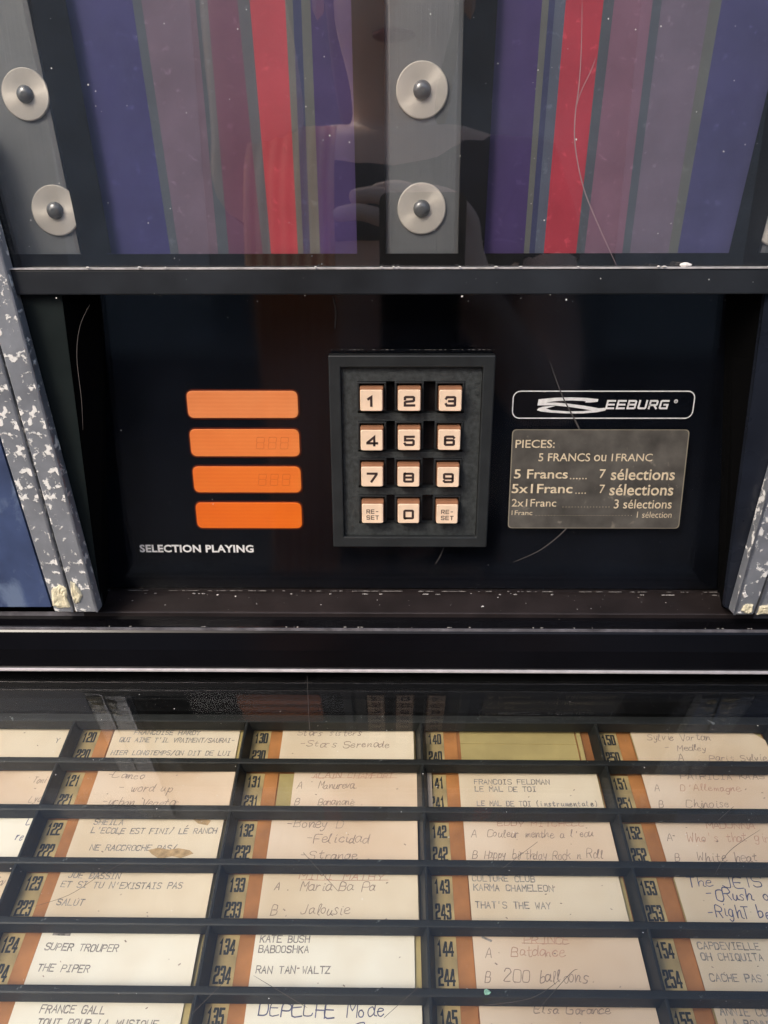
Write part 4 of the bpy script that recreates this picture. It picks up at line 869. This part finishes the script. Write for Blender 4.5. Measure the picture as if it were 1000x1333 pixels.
# left arm: elbow forward, forearm raised; right arm: bent, hand at the phone
la = chain(V, E, ch, [(-.17, -.43, .04, .062), (-.165, -.27, .045, .050), (-.128, -.13, .085, .050)]); lw = chain(V, E, la, [(-.135, -.125, .16, .046), (-.145, -.12, .27, .030)])
hand(V, E, lw, (-.140, -.10, .32), (.25, .1, 1), (1, 0, -.2), (.3, 1, 0))
ra = chain(V, E, ch, [(.17, -.43, .04, .062), (.22, -.33, -.16, .045), (.20, -.24, -.24, .040)]); rw = chain(V, E, ra, [(.14, -.14, -.16, .036), (.085, -.06, -.075, .026)])
hand(V, E, rw, (.062, -.045, -.045), (-.45, .1, .9), (-.8, .25, -.4), (-.6, -.1, -.3))
for s_ in (-1, 1):
    chain(V, E, 0, [(s_ * .09, -.46, -.46, .085), (s_ * .10, -.45, -.84, .055), (s_ * .10, -.48, -1.22, .036), (s_ * .11, -.40, -1.265, .03)])
person = skinned('person', V, E, SK)
tag(person, 'person in navy top and dark trousers facing the jukebox with one bare arm raised', 'person')
V, E = [(0, -.46, -.40, .162, .122)], []
ch = chain(V, E, 0, [(0, -.45, -.18, .142, .112), (0, -.44, -.02, .167, .122), (0, -.44, .055, .125, .095)])
for s_ in (-1, 1):
    p = chain(V, E, ch, [(s_ * .17, -.43, .045, .074)]); chain(V, E, p, [(-.183, -.33, .048, .060)] if s_ < 0 else [(.205, -.37, -.08, .060)])
skinned('top', V, E, SHIRT, person)
V, E = [(0, -.46, -.38, .158, .118)], []
for s_ in (-1, 1): chain(V, E, 0, [(s_ * .09, -.46, -.48, .096), (s_ * .10, -.45, -.84, .072), (s_ * .10, -.48, -1.20, .062)])
skinned('trousers', V, E, TROU, person)
skinned('hair', [(0, -.43, .34, .082, .07), (0, -.455, .28, .10, .085), (0, -.48, .18, .09, .05), (0, -.49, .06, .07, .035)], [(0, 1), (1, 2), (2, 3)], HAIR, person)
FC = mat('face_detail', (.03, .02, .018), .4); LIP = mat('lips', (.35, .10, .09), .5)
for s_ in (-1, 1):
    mb = MB(); c = EYE + Vector((s_ * .032, -.322, .265))
    mb.loft([[c + Vector((.011 * q * cos(t * pi / 6), d, .006 * q * sin(t * pi / 6))) for t in range(12)] for q, d in ((1, 0), (.8, .003), (.3, .005))], 0); mb.build('eye', FC, person)
    mb = MB(); c = EYE + Vector((s_ * .086, -.40, .255))
    mb.loft([[c + Vector((d, .014 * q * cos(t * pi / 6), .026 * q * sin(t * pi / 6))) for t in range(12)] for q, d in ((.7, 0), (1, s_ * .008), (.6, s_ * .013))], 0); mb.build('ear', SK, person)
skinned('nose', [(0, -.325, .262, .008), (0, -.308, .228, .013)], [(0, 1)], SK, person, sub=2)
mb = MB(); c = EYE + Vector((0, -.322, .198)); mb.loft([[c + Vector((.025 * q * cos(t * pi / 8), d, .008 * q * sin(t * pi / 8))) for t in range(16)] for q, d in ((1, 0), (.8, .004), (.3, .006))], 0); mb.build('mouth', LIP, person)
# phone in the right hand, its lens where the picture was taken
mb = MB()
pts = rrect(-.012, -.125, .062, .022, .008, 5)
mb.prism([EYE + Vector((u, -.006 + v * .36 * 0, v)) for u, v in pts], (0, -.008, 0)); ph = mb.build('mobile_phone', mat('phone_case', (.01, .01, .012), .3)); tag(ph, 'black mobile phone held up in front of the person', 'phone')
ph.location = ph.location; mb = MB()
mb.loft([[EYE + Vector((.004 * cos(t * pi / 8) + .016, -.0058, .004 * sin(t * pi / 8) - .012)) for t in range(16)], [EYE + Vector((.004 * cos(t * pi / 8) + .016, -.0048, .004 * sin(t * pi / 8) - .012)) for t in range(16)]], 0); ph['wl'] = ph.location[:]; mb.build('lens', FC, ph)
# orange-brown ribbed scarf hanging over the raised arm
def ribmat():
    def ex(m, nt, N, L, p, tc, noise, out):
        wv = N.new('ShaderNodeTexWave'); wv.bands_direction = 'X'; wv.inputs['Scale'].default_value = 28; wv.inputs['Distortion'].default_value = .8; L.new(tc.outputs['Object'], wv.inputs[0])
        r = N.new('ShaderNodeValToRGB'); e = r.color_ramp; e.elements[0].color = (.75, .24, .09, 1); e.elements[1].color = (1.0, .50, .26, 1); L.new(wv.outputs[1], r.inputs[0]); L.new(r.outputs[0], p.inputs['Base Color'])
    return mat('ribbed_orange_knit', (.8, .25, .1), .9, extra=ex)
mb = MB(); n, m_ = 28, 24; vs = []
for lay in (0, 1):
    for j in range(m_ + 1):
        t = j / m_; z = .085 - .50 * t
        xl_ = -.138 + .030 * max(0, t - .35); xr_ = -.055 - .0 * t
        for i in range(n + 1):
            u = i / n; vs.append(EYE + Vector((xl_ + (xr_ - xl_) * u, -.085 + .0025 * sin(u * 44) + .10 * t + .006 * sin(t * 9 + u * 2) - .004 * lay + (-.05 * (1 - t * 8) ** 2 if t < .125 else 0), z)))
fs = []; w_ = n + 1; K = w_ * (m_ + 1)
for j in range(m_):
    for i in range(n):
        a = j * w_ + i; fs += [(a, a + w_, a + w_ + 1, a + 1), (K + a, K + a + 1, K + a + w_ + 1, K + a + w_)]
for i in range(n): fs += [(i, i + 1, K + i + 1, K + i), (m_ * w_ + i + 1, m_ * w_ + i, K + m_ * w_ + i, K + m_ * w_ + i + 1)]
for j in range(m_): fs += [(j * w_, K + j * w_, K + (j + 1) * w_, (j + 1) * w_), (j * w_ + n, (j + 1) * w_ + n, K + (j + 1) * w_ + n, K + j * w_ + n)]
mb.faces(vs, fs, 0, True); tag(mb.build('scarf', ribmat()), 'orange ribbed scarf hanging over the raised forearm of the person', 'scarf')
